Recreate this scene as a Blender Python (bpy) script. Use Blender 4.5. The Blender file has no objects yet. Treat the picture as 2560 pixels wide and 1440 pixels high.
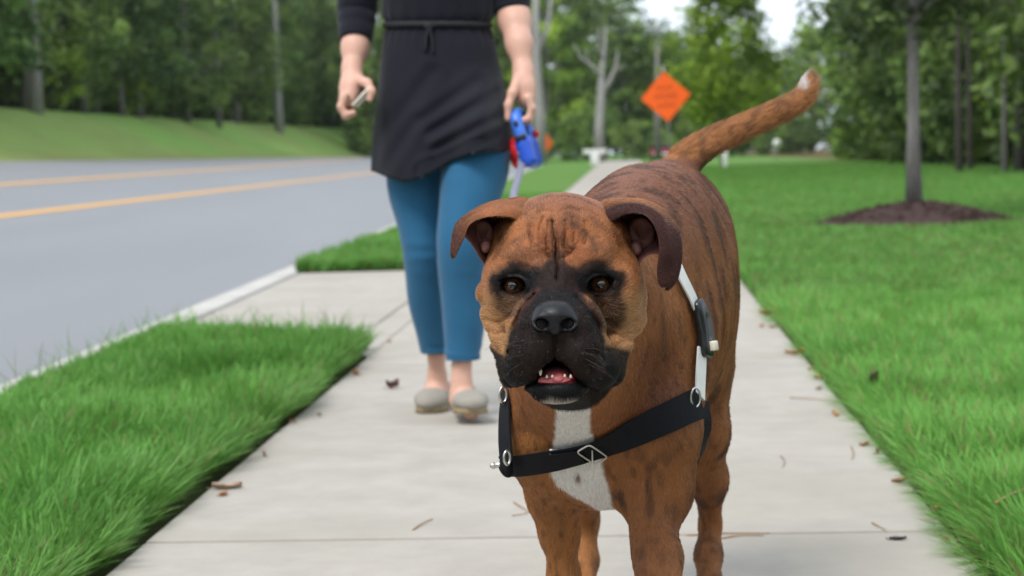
import bpy, math, random
import numpy as np
from math import radians, sin, cos, pi, tan, atan, sqrt
from mathutils import Vector, Matrix
from mathutils.bvhtree import BVHTree

random.seed(7)
RNG = np.random.default_rng(11)
SC = bpy.context.scene
COL = SC.collection

# ------------------------------------------------------------------ camera
F, H = 4800.0, 0.67                 # focal length in photograph pixels (2560 wide), eye height in metres
PITCH, ROLL = atan(330.0 / F), radians(1.5)   # the camera is held a little askew
cam_d = bpy.data.cameras.new('camera')
cam = bpy.data.objects.new('camera', cam_d)
COL.objects.link(cam)
cam.location = (0, 0, H)
cam.rotation_euler = (Matrix.Rotation(pi / 2 - PITCH, 3, 'X') @ Matrix.Rotation(-ROLL, 3, 'Z')).to_euler()
cam_d.sensor_width = 36.0
cam_d.lens = 36.0 * F / 2560.0
cam_d.clip_start, cam_d.clip_end = 0.05, 3000
cam_d.dof.use_dof = True
cam_d.dof.focus_distance = 2.07
cam_d.dof.aperture_fstop = 8.6
SC.camera = cam

# ------------------------------------------------------------------ world: bright overcast daylight
SUN_EL, SUN_AZ = radians(54), radians(-148)      # azimuth measured from +Y towards +X
w = bpy.data.worlds.new('World'); SC.world = w; w.use_nodes = True
nt = w.node_tree; nt.nodes.clear()
out = nt.nodes.new('ShaderNodeOutputWorld'); bg = nt.nodes.new('ShaderNodeBackground')
sky = nt.nodes.new('ShaderNodeTexSky'); sky.sky_type = 'NISHITA'; sky.sun_disc = False
sky.sun_elevation = SUN_EL; sky.sun_rotation = SUN_AZ
sky.air_density = 1.0; sky.dust_density = 3.0; sky.ozone_density = 1.0
hs = nt.nodes.new('ShaderNodeHueSaturation'); hs.inputs['Saturation'].default_value = 0.35
# thin even cloud layer: mixes the clear sky towards a pale white
mx = nt.nodes.new('ShaderNodeMix'); mx.data_type = 'RGBA'
ns = nt.nodes.new('ShaderNodeTexNoise'); ns.inputs['Scale'].default_value = 2.6; ns.inputs['Detail'].default_value = 6
tc = nt.nodes.new('ShaderNodeTexCoord'); mr = nt.nodes.new('ShaderNodeMapRange')
mr.inputs['To Min'].default_value = 0.62; mr.inputs['To Max'].default_value = 1.0
mr.inputs['From Min'].default_value = 0.35; mr.inputs['From Max'].default_value = 0.62
nt.links.new(tc.outputs['Generated'], ns.inputs['Vector']); nt.links.new(ns.outputs['Fac'], mr.inputs['Value'])
nt.links.new(sky.outputs['Color'], hs.inputs['Color'])
nt.links.new(mr.outputs['Result'], mx.inputs['Factor'])
nt.links.new(hs.outputs['Color'], mx.inputs['A']); mx.inputs['B'].default_value = (7.7, 8.5, 9.5, 1)
nt.links.new(mx.outputs['Result'], bg.inputs['Color']); bg.inputs['Strength'].default_value = 0.092
nt.links.new(bg.outputs['Background'], out.inputs['Surface'])

sd = bpy.data.lights.new('sun', 'SUN'); sd.energy = 1.5; sd.angle = radians(20); sd.color = (1.0, 0.97, 0.93)
so = bpy.data.objects.new('sun', sd); COL.objects.link(so)
sv = Vector((sin(SUN_AZ) * cos(SUN_EL), cos(SUN_AZ) * cos(SUN_EL), sin(SUN_EL)))
so.rotation_euler = sv.to_track_quat('Z', 'Y').to_euler(); so.location = (0, 0, 30)
SC.view_settings.view_transform = 'Standard'; SC.view_settings.look = 'None'
SC.view_settings.exposure = 0.86; SC.view_settings.gamma = 1.0
SC.view_settings.use_curve_mapping = False
SC.render.film_transparent = False
SC.cycles.use_denoising = True
SC.cycles.max_bounces = 8; SC.cycles.diffuse_bounces = 3; SC.cycles.glossy_bounces = 3
SC.cycles.transparent_max_bounces = 8; SC.cycles.transmission_bounces = 4
SC.cycles.caustics_reflective = False; SC.cycles.caustics_refractive = False

# ------------------------------------------------------------------ measuring helpers
_cp, _sp = cos(PITCH), sin(PITCH)
_U0 = np.array([0, _sp, _cp]); _FW = np.array([0, _cp, -_sp])
_RT = np.array([cos(ROLL), 0, 0]) - sin(ROLL) * _U0; _UP = np.array([sin(ROLL), 0, 0]) + cos(ROLL) * _U0
def ray(u, v):
    return _RT * ((u - 1280.0) / F) + _UP * ((720.0 - v) / F) + _FW
def P(u, v, Y):                      # the point of a sight line at distance Y
    d = ray(u, v); return np.array([0, 0, H]) + d * (Y / d[1])
def G(u, v, z=0.0):                  # the point of a sight line on level ground z
    d = ray(u, v); return np.array([0, 0, H]) + d * ((z - H) / d[2])
def proj(p):                         # world points -> photograph pixels
    q = np.asarray(p, float) - np.array([0, 0, H]); fw = q @ _FW
    return 1280 + F * (q @ _RT) / fw, 720 - F * (q @ _UP) / fw

# ------------------------------------------------------------------ object helpers
def link(o, parent=None):
    COL.objects.link(o)
    if parent is not None: o.parent = parent
    return o
def empty(name, loc=(0, 0, 0)):
    o = bpy.data.objects.new(name, None); o.location = loc; o.empty_display_size = 0.1; return link(o)
def tag(o, label=None, cat=None, group=None, kind=None):
    if label: o['label'] = label
    if cat: o['category'] = cat
    if group: o['group'] = group
    if kind: o['kind'] = kind
    return o
def mesh_np(name, verts, faces, smooth=True):
    """verts (N,3); faces list of (M,k) int arrays (each with its own k)"""
    me = bpy.data.meshes.new(name)
    verts = np.ascontiguousarray(verts, np.float32)
    if isinstance(faces, np.ndarray): faces = [faces]
    faces = [np.asarray(f, np.int32) for f in faces if len(f)]
    me.vertices.add(len(verts)); me.vertices.foreach_set('co', verts.ravel())
    nl = sum(f.size for f in faces); npoly = sum(len(f) for f in faces)
    me.loops.add(nl); me.loops.foreach_set('vertex_index', np.concatenate([f.ravel() for f in faces]))
    st = []; tot = 0
    for f in faces:
        st.append(np.arange(len(f)) * f.shape[1] + tot); tot += f.size
    me.polygons.add(npoly); me.polygons.foreach_set('loop_start', np.concatenate(st).astype(np.int32))
    me.update(calc_edges=True); me.validate()
    me.polygons.foreach_set('use_smooth', np.full(len(me.polygons), smooth, bool))
    return me
def add_col(me, col, name='Col'):
    a = me.color_attributes.new(name, 'FLOAT_COLOR', 'POINT')
    c = np.ones((len(me.vertices), 4), np.float32); c[:, :col.shape[1]] = col
    a.data.foreach_set('color', c.ravel())
def add_attr(me, val, name, dom='POINT'):
    a = me.attributes.new(name, 'FLOAT', dom); a.data.foreach_set('value', np.asarray(val, np.float32))
def obj(name, me, mat=None, parent=None, loc=None):
    if mat is not None and len(me.materials) == 0: me.materials.append(mat)
    o = bpy.data.objects.new(name, me)
    if loc is not None: o.location = loc
    return link(o, parent)

class MB:
    """collects simple solids into one mesh"""
    def __init__(s): s.v = []; s.f = []; s.n = 0
    def raw(s, v, f):
        v = np.asarray(v, float)
        for q in f: s.f.append(tuple(i + s.n for i in q))
        s.v.append(v); s.n += len(v); return s
    def box(s, c, size, rot=None, bevel=0.0):
        x, y, z = [a / 2 for a in size]; b = min(bevel, x * .9, y * .9, z * .9)
        pts = []
        if b <= 0:
            pts = [(i * x, j * y, k * z) for i in (-1, 1) for j in (-1, 1) for k in (-1, 1)]
            fs = [(0, 1, 3, 2), (4, 6, 7, 5), (0, 4, 5, 1), (2, 3, 7, 6), (0, 2, 6, 4), (1, 5, 7, 3)]
        else:
            import bmesh
            bm = bmesh.new(); bmesh.ops.create_cube(bm, size=1.0)
            for vv in bm.verts: vv.co = (vv.co.x * size[0], vv.co.y * size[1], vv.co.z * size[2])
            bmesh.ops.bevel(bm, geom=bm.edges[:], offset=b, segments=2, affect='EDGES', profile=.5)
            bm.verts.index_update()
            pts = [tuple(vv.co) for vv in bm.verts]; fs = [tuple(vv.index for vv in ff.verts) for ff in bm.faces]; bm.free()
        p = np.array(pts)
        if rot is not None: p = p @ np.array(rot).T
        return s.raw(p + np.asarray(c, float), fs)
    def tube(s, path, rad, n=10, cap=True, closed=False, flat=None):
        path = np.asarray(path, float); m = len(path)
        rad = np.broadcast_to(np.asarray(rad, float), (m,))
        T = np.gradient(path, axis=0)
        if closed: T = np.roll(path, -1, 0) - np.roll(path, 1, 0)
        T /= np.linalg.norm(T, axis=1)[:, None] + 1e-12
        ref = np.array([0, 0, 1.]) if abs(T[0][2]) < .9 else np.array([1., 0, 0])
        A = np.cross(T[0], ref); A /= np.linalg.norm(A); vs = []
        for i in range(m):
            A = A - T[i] * A.dot(T[i]); A /= np.linalg.norm(A) + 1e-12; B = np.cross(T[i], A)
            th = np.arange(n) / n * 2 * pi
            fa = 1 if flat is None else flat
            vs.append(path[i] + rad[i] * (np.cos(th)[:, None] * A + fa * np.sin(th)[:, None] * B))
        v = np.concatenate(vs); f = []
        for i in range(m if closed else m - 1):
            i2 = (i + 1) % m
            for j in range(n):
                k = (j + 1) % n
                f.append((i * n + j, i * n + k, i2 * n + k, i2 * n + j))
        if cap and not closed:
            f.append(tuple(range(n))[::-1]); f.append(tuple((m - 1) * n + j for j in range(n)))
        return s.raw(v, f)
    def cyl(s, a, b, r, n=16, r2=None):
        return s.tube([a, b], [r, r if r2 is None else r2], n)
    def ball(s, c, r, nu=16, nv=10, rot=None):
        r = np.broadcast_to(np.asarray(r, float), (3,)); v = [(0, 0, 1)]
        for i in range(1, nv):
            t = pi * i / nv
            for j in range(nu):
                a = 2 * pi * j / nu; v.append((sin(t) * cos(a), sin(t) * sin(a), cos(t)))
        v.append((0, 0, -1)); f = []
        for j in range(nu): f.append((0, 1 + j, 1 + (j + 1) % nu))
        for i in range(nv - 2):
            for j in range(nu):
                a = 1 + i * nu + j; b = 1 + i * nu + (j + 1) % nu; f.append((a, a + nu, b + nu, b))
        L = len(v) - 1; o = 1 + (nv - 2) * nu
        for j in range(nu): f.append((L, o + (j + 1) % nu, o + j))
        p = np.array(v) * r
        if rot is not None: p = p @ np.array(rot).T
        return s.raw(p + np.asarray(c, float), f)
    def mesh(s, name, smooth=True):
        me = bpy.data.meshes.new(name); me.from_pydata([tuple(x) for x in np.concatenate(s.v)], [], s.f)
        me.validate(); me.update()
        me.polygons.foreach_set('use_smooth', np.full(len(me.polygons), smooth, bool)); return me
    def build(s, name, mat, parent=None, smooth=True, auto=None):
        me = s.mesh(name, smooth); o = obj(name, me, mat, parent)
        if auto: autosmooth(me, auto)
        return o
def autosmooth(me, deg=35):
    import bmesh
    bm = bmesh.new(); bm.from_mesh(me); c = radians(deg)
    for e in bm.edges:
        e.smooth = not (len(e.link_faces) == 2 and e.calc_face_angle(0) > c)
    bm.to_mesh(me); bm.free()
def rotm(ax, a):
    return np.array(Matrix.Rotation(a, 3, ax))

# ------------------------------------------------------------------ material helpers
class NT:
    def __init__(s, name):
        s.m = bpy.data.materials.new(name); s.m.use_nodes = True; s.t = s.m.node_tree
        s.b = s.t.nodes['Principled BSDF']; s.out = s.t.nodes['Material Output']
    def n(s, typ, **kw):
        nd = s.t.nodes.new('ShaderNode' + typ)
        for k, v in kw.items():
            if hasattr(nd, k) and not k[0].isupper(): setattr(nd, k, v)
            else: nd.inputs[k.replace('_', ' ')].default_value = v
        return nd
    def l(s, a, b): s.t.links.new(a, b)
    def coord(s, kind='Object'): return s.n('TexCoord').outputs[kind]
    def mapping(s, vec, scale=(1, 1, 1), rot=(0, 0, 0)):
        m = s.n('Mapping'); m.inputs['Scale'].default_value = scale; m.inputs['Rotation'].default_value = rot
        s.l(vec, m.inputs['Vector']); return m.outputs['Vector']
    def noise(s, vec, scale, detail=3, rough=.5, out='Fac', dist=0):
        n = s.n('TexNoise'); n.inputs['Scale'].default_value = scale; n.inputs['Detail'].default_value = detail
        n.inputs['Roughness'].default_value = rough; n.inputs['Distortion'].default_value = dist
        if vec is not None: s.l(vec, n.inputs['Vector'])
        return n.outputs[out]
    def ramp(s, fac, stops, interp='LINEAR'):
        r = s.n('ValToRGB'); r.color_ramp.interpolation = interp; e = r.color_ramp.elements
        while len(e) < len(stops): e.new(.5)
        for el, (p, c) in zip(e, stops):
            el.position = p; el.color = (*c, 1) if len(c) == 3 else c
        s.l(fac, r.inputs['Fac']); return r.outputs['Color']
    def mix(s, fac, a, b, blend='MIX'):
        m = s.n('Mix', data_type='RGBA', blend_type=blend)
        for sock, val in (('Factor', fac), ('A', a), ('B', b)):
            if isinstance(val, bpy.types.NodeSocket): s.l(val, m.inputs[sock])
            else: m.inputs[sock].default_value = val if not isinstance(val, tuple) or len(val) == 4 else (*val, 1)
        return m.outputs['Result']
    def math(s, op, a, b=0.0, c=None):
        m = s.n('Math', operation=op)
        for i, val in enumerate((a, b, c)):
            if val is None: continue
            if isinstance(val, bpy.types.NodeSocket): s.l(val, m.inputs[i])
            else: m.inputs[i].default_value = val
        return m.outputs[0]
    def attr(s, name, out='Color'): return s.n('Attribute', attribute_name=name).outputs[out]
    def bump(s, h, strength=.3, dist=.01, prev=None):
        b = s.n('Bump'); b.inputs['Strength'].default_value = strength; b.inputs['Distance'].default_value = dist
        s.l(h, b.inputs['Height'])
        if prev is not None: s.l(prev, b.inputs['Normal'])
        return b.outputs['Normal']
    def set(s, **kw):
        for k, v in kw.items():
            i = s.b.inputs[k.replace('_', ' ')]
            if isinstance(v, bpy.types.NodeSocket): s.l(v, i)
            elif isinstance(v, tuple) and len(v) == 3 and i.type == 'RGBA': i.default_value = (*v, 1)
            else: i.default_value = v
        return s.m
def plain(name, col, rough=.6, var=.12, scale=30, bump=0.0, **kw):
    t = NT(name); v = t.coord(); nz = t.noise(v, scale, 4)
    c = t.mix(nz, tuple(x * (1 - var) for x in col), tuple(min(1, x * (1 + var)) for x in col))
    t.set(Base_Color=c, Roughness=rough, **kw)
    if bump: t.set(Normal=t.bump(nz, bump, .005))
    return t.m

# ------------------------------------------------------------------ solid modelling: smooth-blended fields turned into one surface
class Field:
    MARG = 0.05
    def __init__(s, xs, ys, zs):
        s.x, s.y, s.z = [np.asarray(a, np.float32) for a in (xs, ys, zs)]
        s.S = np.full((len(xs), len(ys), len(zs)), 1.0, np.float32)
    def sub(s, lo, hi):
        sl = []
        for ax, a, b in zip((s.x, s.y, s.z), lo, hi):
            i, j = np.searchsorted(ax, a), np.searchsorted(ax, b)
            if j <= i: return None
            sl.append(slice(int(i), int(j)))
        return tuple(sl)
    def grid(s, sl):
        return s.x[sl[0]][:, None, None], s.y[sl[1]][None, :, None], s.z[sl[2]][None, None, :]
    def comb(s, sl, d, k, op):
        a = s.S[sl]
        if op == 'sub':
            d = -d; h = np.clip(.5 - .5 * (d - a) * (-1) / k, 0, 1) if False else np.clip(.5 + .5 * (d - a) / k, 0, 1)
            s.S[sl] = a * (1 - h) + d * h + k * h * (1 - h)
        else:
            h = np.clip(.5 + .5 * (d - a) / k, 0, 1)
            s.S[sl] = d * (1 - h) + a * h - k * h * (1 - h)
    def ell(s, c, r, k=.02, rot=None, op='add'):
        c = np.asarray(c, float); r = np.broadcast_to(np.asarray(r, float), (3,)); R = max(r) + s.MARG
        ext = np.array([R] * 3) if rot is not None else r + s.MARG
        sl = s.sub(c - ext, c + ext)
        if sl is None: return s
        X, Y, Z = s.grid(sl); X, Y, Z = X - np.float32(c[0]), Y - np.float32(c[1]), Z - np.float32(c[2])
        if rot is not None:
            m = np.asarray(rot, np.float32).T
            X, Y, Z = [m[i, 0] * X + m[i, 1] * Y + m[i, 2] * Z for i in range(3)]
        k0 = np.sqrt((X / r[0])**2 + (Y / r[1])**2 + (Z / r[2])**2)
        k1 = np.sqrt((X / r[0]**2)**2 + (Y / r[1]**2)**2 + (Z / r[2]**2)**2) + 1e-6
        s.comb(sl, (k0 * (k0 - 1) / k1).astype(np.float32), k, op); return s
    def cap(s, a, b, ra, rb=None, k=.02, op='add', sq=None):
        a, b = np.asarray(a, float), np.asarray(b, float); rb = ra if rb is None else rb
        R = max(ra, rb) * (max(1, 1 / min(sq[3], 1)) if sq else 1) + s.MARG
        sl = s.sub(np.minimum(a, b) - R, np.maximum(a, b) + R)
        if sl is None: return s
        X, Y, Z = s.grid(sl); ab = (b - a).astype(np.float32); L2 = float(ab @ ab) + 1e-12
        px, py, pz = X - np.float32(a[0]), Y - np.float32(a[1]), Z - np.float32(a[2])
        t = np.clip((px * ab[0] + py * ab[1] + pz * ab[2]) / L2, 0, 1)
        qx, qy, qz = px - t * ab[0], py - t * ab[1], pz - t * ab[2]
        if sq:                       # squash: axis (x,y,z) and factor
            n = np.asarray(sq[:3], np.float32); n = n / np.linalg.norm(n)
            dn = qx * n[0] + qy * n[1] + qz * n[2]; e = 1 / sq[3] - 1
            qx, qy, qz = qx + n[0] * dn * e, qy + n[1] * dn * e, qz + n[2] * dn * e
        d = np.sqrt(qx**2 + qy**2 + qz**2) - (ra + (rb - ra) * t)
        s.comb(sl, d.astype(np.float32), k, op); return s
    def chain(s, pts, k=.02, op='add', sq=None):      # pts: list of (point, radius)
        for (a, ra), (b, rb) in zip(pts[:-1], pts[1:]): s.cap(a, b, ra, rb, k, op, sq)
        return s
    def nets(s):
        S = s.S; I = S < 0
        n = I[:-1, :-1, :-1].astype(np.int8)
        cnt = np.zeros(n.shape, np.int8)
        for i in (0, 1):
            for j in (0, 1):
                for k in (0, 1):
                    cnt += I[i:I.shape[0] - 1 + i, j:I.shape[1] - 1 + j, k:I.shape[2] - 1 + k]
        ci, cj, ck = np.nonzero((cnt > 0) & (cnt < 8)); N = len(ci)
        ids = np.full(cnt.shape, -1, np.int32); ids[ci, cj, ck] = np.arange(N)
        acc = np.zeros((N, 3)); num = np.zeros(N)
        C = [(i, j, k) for i in (0, 1) for j in (0, 1) for k in (0, 1)]
        val = {c: S[ci + c[0], cj + c[1], ck + c[2]] for c in C}
        pos = {c: np.stack([s.x[ci + c[0]], s.y[cj + c[1]], s.z[ck + c[2]]], 1) for c in C}
        for a in C:
            for ax in range(3):
                if a[ax]: continue
                b = list(a); b[ax] = 1; b = tuple(b); va, vb = val[a], val[b]
                m = (va < 0) != (vb < 0)
                t = np.where(m, va / np.where(m, va - vb, 1), 0)
                acc += np.where(m[:, None], pos[a] + t[:, None] * (pos[b] - pos[a]), 0); num += m
        V = acc / num[:, None]; quads = []
        for ax in range(3):
            lo = [slice(None)] * 3; hi = [slice(None)] * 3; lo[ax] = slice(0, -1); hi[ax] = slice(1, None)
            A, B = I[tuple(lo)], I[tuple(hi)]
            e = np.argwhere(A != B); 
            o1, o2 = [(1, 2), (2, 0), (0, 1)][ax]
            e = e[(e[:, o1] > 0) & (e[:, o2] > 0) & (e[:, o1] < S.shape[o1] - 1) & (e[:, o2] < S.shape[o2] - 1)]
            fl = A[e[:, 0], e[:, 1], e[:, 2]]
            def cid(d1, d2):
                q = e.copy(); q[:, o1] -= d1; q[:, o2] -= d2; return ids[q[:, 0], q[:, 1], q[:, 2]]
            q = np.stack([cid(1, 1), cid(0, 1), cid(0, 0), cid(1, 0)], 1)
            q[~fl] = q[~fl][:, ::-1]; quads.append(q)
        Q = np.concatenate(quads); return V, Q[(Q >= 0).all(1)]
def relax(V, Q, it=2, lam=.5, mask=None):
    e = np.concatenate([Q[:, [0, 1]], Q[:, [1, 2]], Q[:, [2, 3]], Q[:, [3, 0]]]); e = np.concatenate([e, e[:, ::-1]])
    n = np.bincount(e[:, 0], minlength=len(V)).astype(float); n[n == 0] = 1
    for i in range(it):
        for l in (lam, -lam * 1.02):
            av = np.stack([np.bincount(e[:, 0], weights=V[e[:, 1], k], minlength=len(V)) / n for k in range(3)], 1)
            d = (av - V) * l
            if mask is not None: d *= mask[:, None]
            V = V + d
    return V
def vnormals(V, Q):
    fn = np.cross(V[Q[:, 2]] - V[Q[:, 0]], V[Q[:, 3]] - V[Q[:, 1]]); N = np.zeros_like(V)
    for k in range(3):
        for j in range(4): N[:, k] += np.bincount(Q[:, j], weights=fn[:, k], minlength=len(V))
    return N / (np.linalg.norm(N, axis=1)[:, None] + 1e-12)
def seg_dist(px, py, poly):          # 2-D distance to a polyline
    d = np.full(np.shape(px), 1e9)
    for (x0, y0), (x1, y1) in zip(poly[:-1], poly[1:]):
        ex, ey = x1 - x0, y1 - y0; t = np.clip(((px - x0) * ex + (py - y0) * ey) / (ex * ex + ey * ey + 1e-9), 0, 1)
        d = np.minimum(d, np.hypot(px - x0 - t * ex, py - y0 - t * ey))
    return d
def cr(pts, n):                      # Catmull-Rom through points, n samples
    p = np.asarray(pts, float); p = np.concatenate([[2 * p[0] - p[1]], p, [2 * p[-1] - p[-2]]])
    t = np.linspace(0, len(pts) - 1 - 1e-9, n); i = t.astype(int); f = (t - i)[:, None]
    a, b, c, d = p[i], p[i + 1], p[i + 2], p[i + 3]
    return .5 * (2 * b + (c - a) * f + (2 * a - 5 * b + 4 * c - d) * f**2 + (3 * b - a - 3 * c + d) * f**3)
def axis(parts):                     # piecewise spacing: [(start, step), ..., end]
    o = []
    for (a, h), nx in zip(parts[:-1], parts[1:]):
        e = nx[0] if isinstance(nx, tuple) else nx
        o.append(np.arange(a, e, h))
    a = np.concatenate(o); return a
def smooth01(x, a, b):
    t = np.clip((x - a) / (b - a), 0, 1); return t * t * (3 - 2 * t)
def vnoise(p, scale, seed=0):        # cheap smooth value noise on (N,3)
    r = np.random.default_rng(seed); L = r.random((32, 32, 32)); q = np.asarray(p) * scale
    i = np.floor(q).astype(int); f = q - i; f = f * f * (3 - 2 * f); i %= 32; o = 0
    for a in (0, 1):
        for b in (0, 1):
            for c in (0, 1):
                wgt = np.where(a, f[:, 0], 1 - f[:, 0]) * np.where(b, f[:, 1], 1 - f[:, 1]) * np.where(c, f[:, 2], 1 - f[:, 2])
                o = o + wgt * L[(i[:, 0] + a) % 32, (i[:, 1] + b) % 32, (i[:, 2] + c) % 32]
    return o

# ================================================================== THE SETTING
def curb_x(Y): return -1.77 + .0285 * Y + .00001 * Y * Y
def walk_l(Y): return -.845 + .0535 * Y
def walk_r(Y): return .532 + .0650 * Y
ROADW, CURBW = 16.5, .15
def road_z(d, Y=0): return -.12 + .05 * d + .0008 * d * d
def ground_z(x, Y):
    x, Y = np.asarray(x, float), np.asarray(Y, float); d = curb_x(Y) - x
    z = np.full(np.broadcast(x, Y).shape, -.012)
    z = np.where(d > .0, road_z(np.clip(d, 0, ROADW)) - .06, z)
    crest = 3.0 + .0065 * Y
    b = smooth01(d, ROADW + .3, ROADW + 8.5)
    z = np.where(d > ROADW, road_z(ROADW) + (crest - road_z(ROADW)) * b + .02 * np.clip(d - ROADW - 8, 0, 60), z)
    r = np.clip(x - (walk_r(Y) + .8), 0, 200); z = z + np.where(x > 0, .006 * np.clip(r, 0, 12), 0)
    # under the pavements the earth lies a little lower
    inw = (x > walk_l(Y) + .02) & (x < walk_r(Y) - .02); z = np.where(inw, -.10, z)
    z = np.where((np.abs(x - walk_l(Y)) < .045) & (Y < 14) | (np.abs(x - walk_r(Y)) < .03) & (Y < 14), -.042, z)
    ina = (x > curb_x(Y) + .0) & (x < walk_l(Y) + .1) & (Y > 7.3) & (Y < 11.5); z = np.where(ina, -.10, z)
    return z
# ---- ground sheet
ys = np.concatenate([np.arange(-8, 1.5, 1.5), np.arange(1.5, 14, .12), np.arange(14, 60, .8), np.arange(60, 300, 5), np.arange(300, 1500, 60), [2400]])
offs = np.concatenate([-np.geomspace(900, 32, 12), -np.arange(30, 16.6, -.8), [-16.5], -np.arange(15.5, .5, -1.5), [-.02]])
rows = []
for y in ys:
    c, l, r = curb_x(min(y, 320)), walk_l(y) if y < 320 else walk_l(320), walk_r(y) if y < 320 else walk_r(320)
    xs_ = np.concatenate([c + offs, [c + .0, c + .10], np.linspace(c + .16, l - .07, 6), [l - .04, l + .03, r - .03, r + .015], r + np.array([.05, .15, .4, .8, 1.2, 1.8, 2.5, 3.5, 5, 7, 9, 12, 16, 22, 30, 45, 70, 120, 250, 500, 900])])
    rows.append(np.stack([xs_, np.full_like(xs_, y)], 1))
R_ = np.array(rows); nr, ncx = R_.shape[:2]
gz = ground_z(R_[..., 0], np.minimum(R_[..., 1], 400))
gv = np.concatenate([R_, gz[..., None]], 2).reshape(-1, 3)
ii, jj = np.meshgrid(np.arange(nr - 1), np.arange(ncx - 1), indexing='ij'); a = (ii * ncx + jj).ravel()
gf = np.stack([a, a + 1, a + ncx + 1, a + ncx], 1)
dd = curb_x(np.minimum(gv[:, 1], 320)) - gv[:, 0]
g1, g2 = vnoise(gv, .9, 31), vnoise(gv, .16, 32)
gc = np.tile(np.array([.052, .115, .026]), (len(gv), 1))
def gp(m, c):
    global gc
    m = np.clip(m, 0, 1)[:, None]; gc = gc * (1 - m) + np.array(c) * m
far = smooth01(gv[:, 1], 12, 24)
gp(far, (.105, .255, .048))
gp(smooth01(dd, 16, 17) , (.250, .450, .105)); gp(smooth01(dd, 16, 17) * smooth01(g2, .42, .62) * .45, (.33, .36, .13)); gp(smooth01(dd, 16, 17) * (1 - smooth01(dd, 17.2, 19.5)) * .55, (.27, .22, .10))
gp(smooth01(dd, 24, 26), (.030, .030, .016))
rf = gv[:, 0] - (8.0 + .092 * gv[:, 1]); gp(smooth01(rf, -1.2 + 0, .6) * (gv[:, 1] > 0) * (dd < 0), (.110, .060, .032))
near_soil = (gv[:, 1] < 13) & (dd < 0) & (gv[:, 0] < walk_r(gv[:, 1]) + .04); gp(near_soil * .85, (.035, .038, .016))
gme = mesh_np('ground', gv, gf); add_col(gme, gc)
t = NT('ground_cover'); v = t.coord(); c = t.attr('Col')
big = t.noise(v, .35, 4); fine = t.noise(v, 14, 6, .7); mid = t.noise(v, 2.2, 5, .65)
c = t.mix(t.math('MULTIPLY', fine, .55), c, t.mix(.6, c, (.16, .20, .06)), 'MIX'); c = t.mix(mid, t.mix(.22, c, (.02, .03, .01)), c)
c = t.mix(t.ramp(big, [(.45, (0, 0, 0)), (.7, (.35, .35, .35))]), c, (.20, .21, .08))
t.set(Base_Color=c, Roughness=.95, Specular_IOR_Level=.1, Normal=t.bump(fine, .8, .05))
tag(obj('ground', gme, t.m), kind='structure')

# ---- road, its painted lines, kerb
yr = np.concatenate([np.arange(-8, 60, 2.0), np.arange(60, 180, 10)]); dr = np.concatenate([[-.0], np.arange(.35, 16.6, 1.01), [ROADW]]); dr = np.unique(np.clip(dr, 0, ROADW))
rv = np.array([[curb_x(y) - d, y, road_z(d)] for y in yr for d in dr]); n_ = len(dr)
ii, jj = np.meshgrid(np.arange(len(yr) - 1), np.arange(n_ - 1), indexing='ij'); a = (ii * n_ + jj).ravel()
t = NT('asphalt'); v = t.coord(); f1 = t.noise(v, 55, 5, .75); f2 = t.noise(t.mapping(v, (1, .12, 1)), .9, 4); sp_ = t.n('TexVoronoi'); sp_.inputs['Scale'].default_value = 110; t.l(v, sp_.inputs['Vector'])
c = t.mix(f1, (.160, .161, .169), (.232, .234, .242)); c = t.mix(t.ramp(f2, [(.35, (0, 0, 0)), (.7, (.6, .6, .6))]), c, (.160, .160, .166)); c = t.mix(t.math('MULTIPLY', sp_.outputs['Distance'], .35), c, (.27, .27, .28))
t.set(Base_Color=c, Roughness=.56, Specular_IOR_Level=.5, Normal=t.bump(f1, .5, .006)); ASPH = t.m
tag(obj('road', mesh_np('road', rv, np.stack([a, a + n_, a + n_ + 1, a + 1], 1)), ASPH), kind='structure')
t = NT('yellow_line_paint'); v = t.coord(); wn = t.noise(v, 26, 6, .8)
c = t.mix(t.ramp(wn, [(.42, (0, 0, 0)), (.62, (1, 1, 1))]), (.74, .36, .045), (.60, .32, .075)); t.set(Base_Color=c, Roughness=.7); YEL = t.m
road = bpy.data.objects['road']
def line(pts, wd, label):
    ysl = np.arange(pts[0][1], pts[-1][1] + .1, 3.0); d_ = np.interp(ysl, [p[1] for p in pts], [p[0] for p in pts]); v_ = []; f_ = []
    for y, d in zip(ysl, d_):
        for s_ in (-wd / 2, wd / 2): v_.append((curb_x(y) - d + s_, y, road_z(d - s_) + .005))
    for i in range(len(ysl) - 1): f_.append((2 * i, 2 * i + 1, 2 * i + 3, 2 * i + 2))
    o = obj('lane_line', mesh_np('lane_line', np.array(v_), np.array(f_)), YEL, road); tag(o, label)
line([(4.55, -8), (4.7, 22), (5.5, 75), (6.4, 168)], .24, 'nearer yellow lane line')
line([(7.6, -8), (8.75, 35), (14.0, 150)], .30, 'farther yellow lane line')

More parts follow.
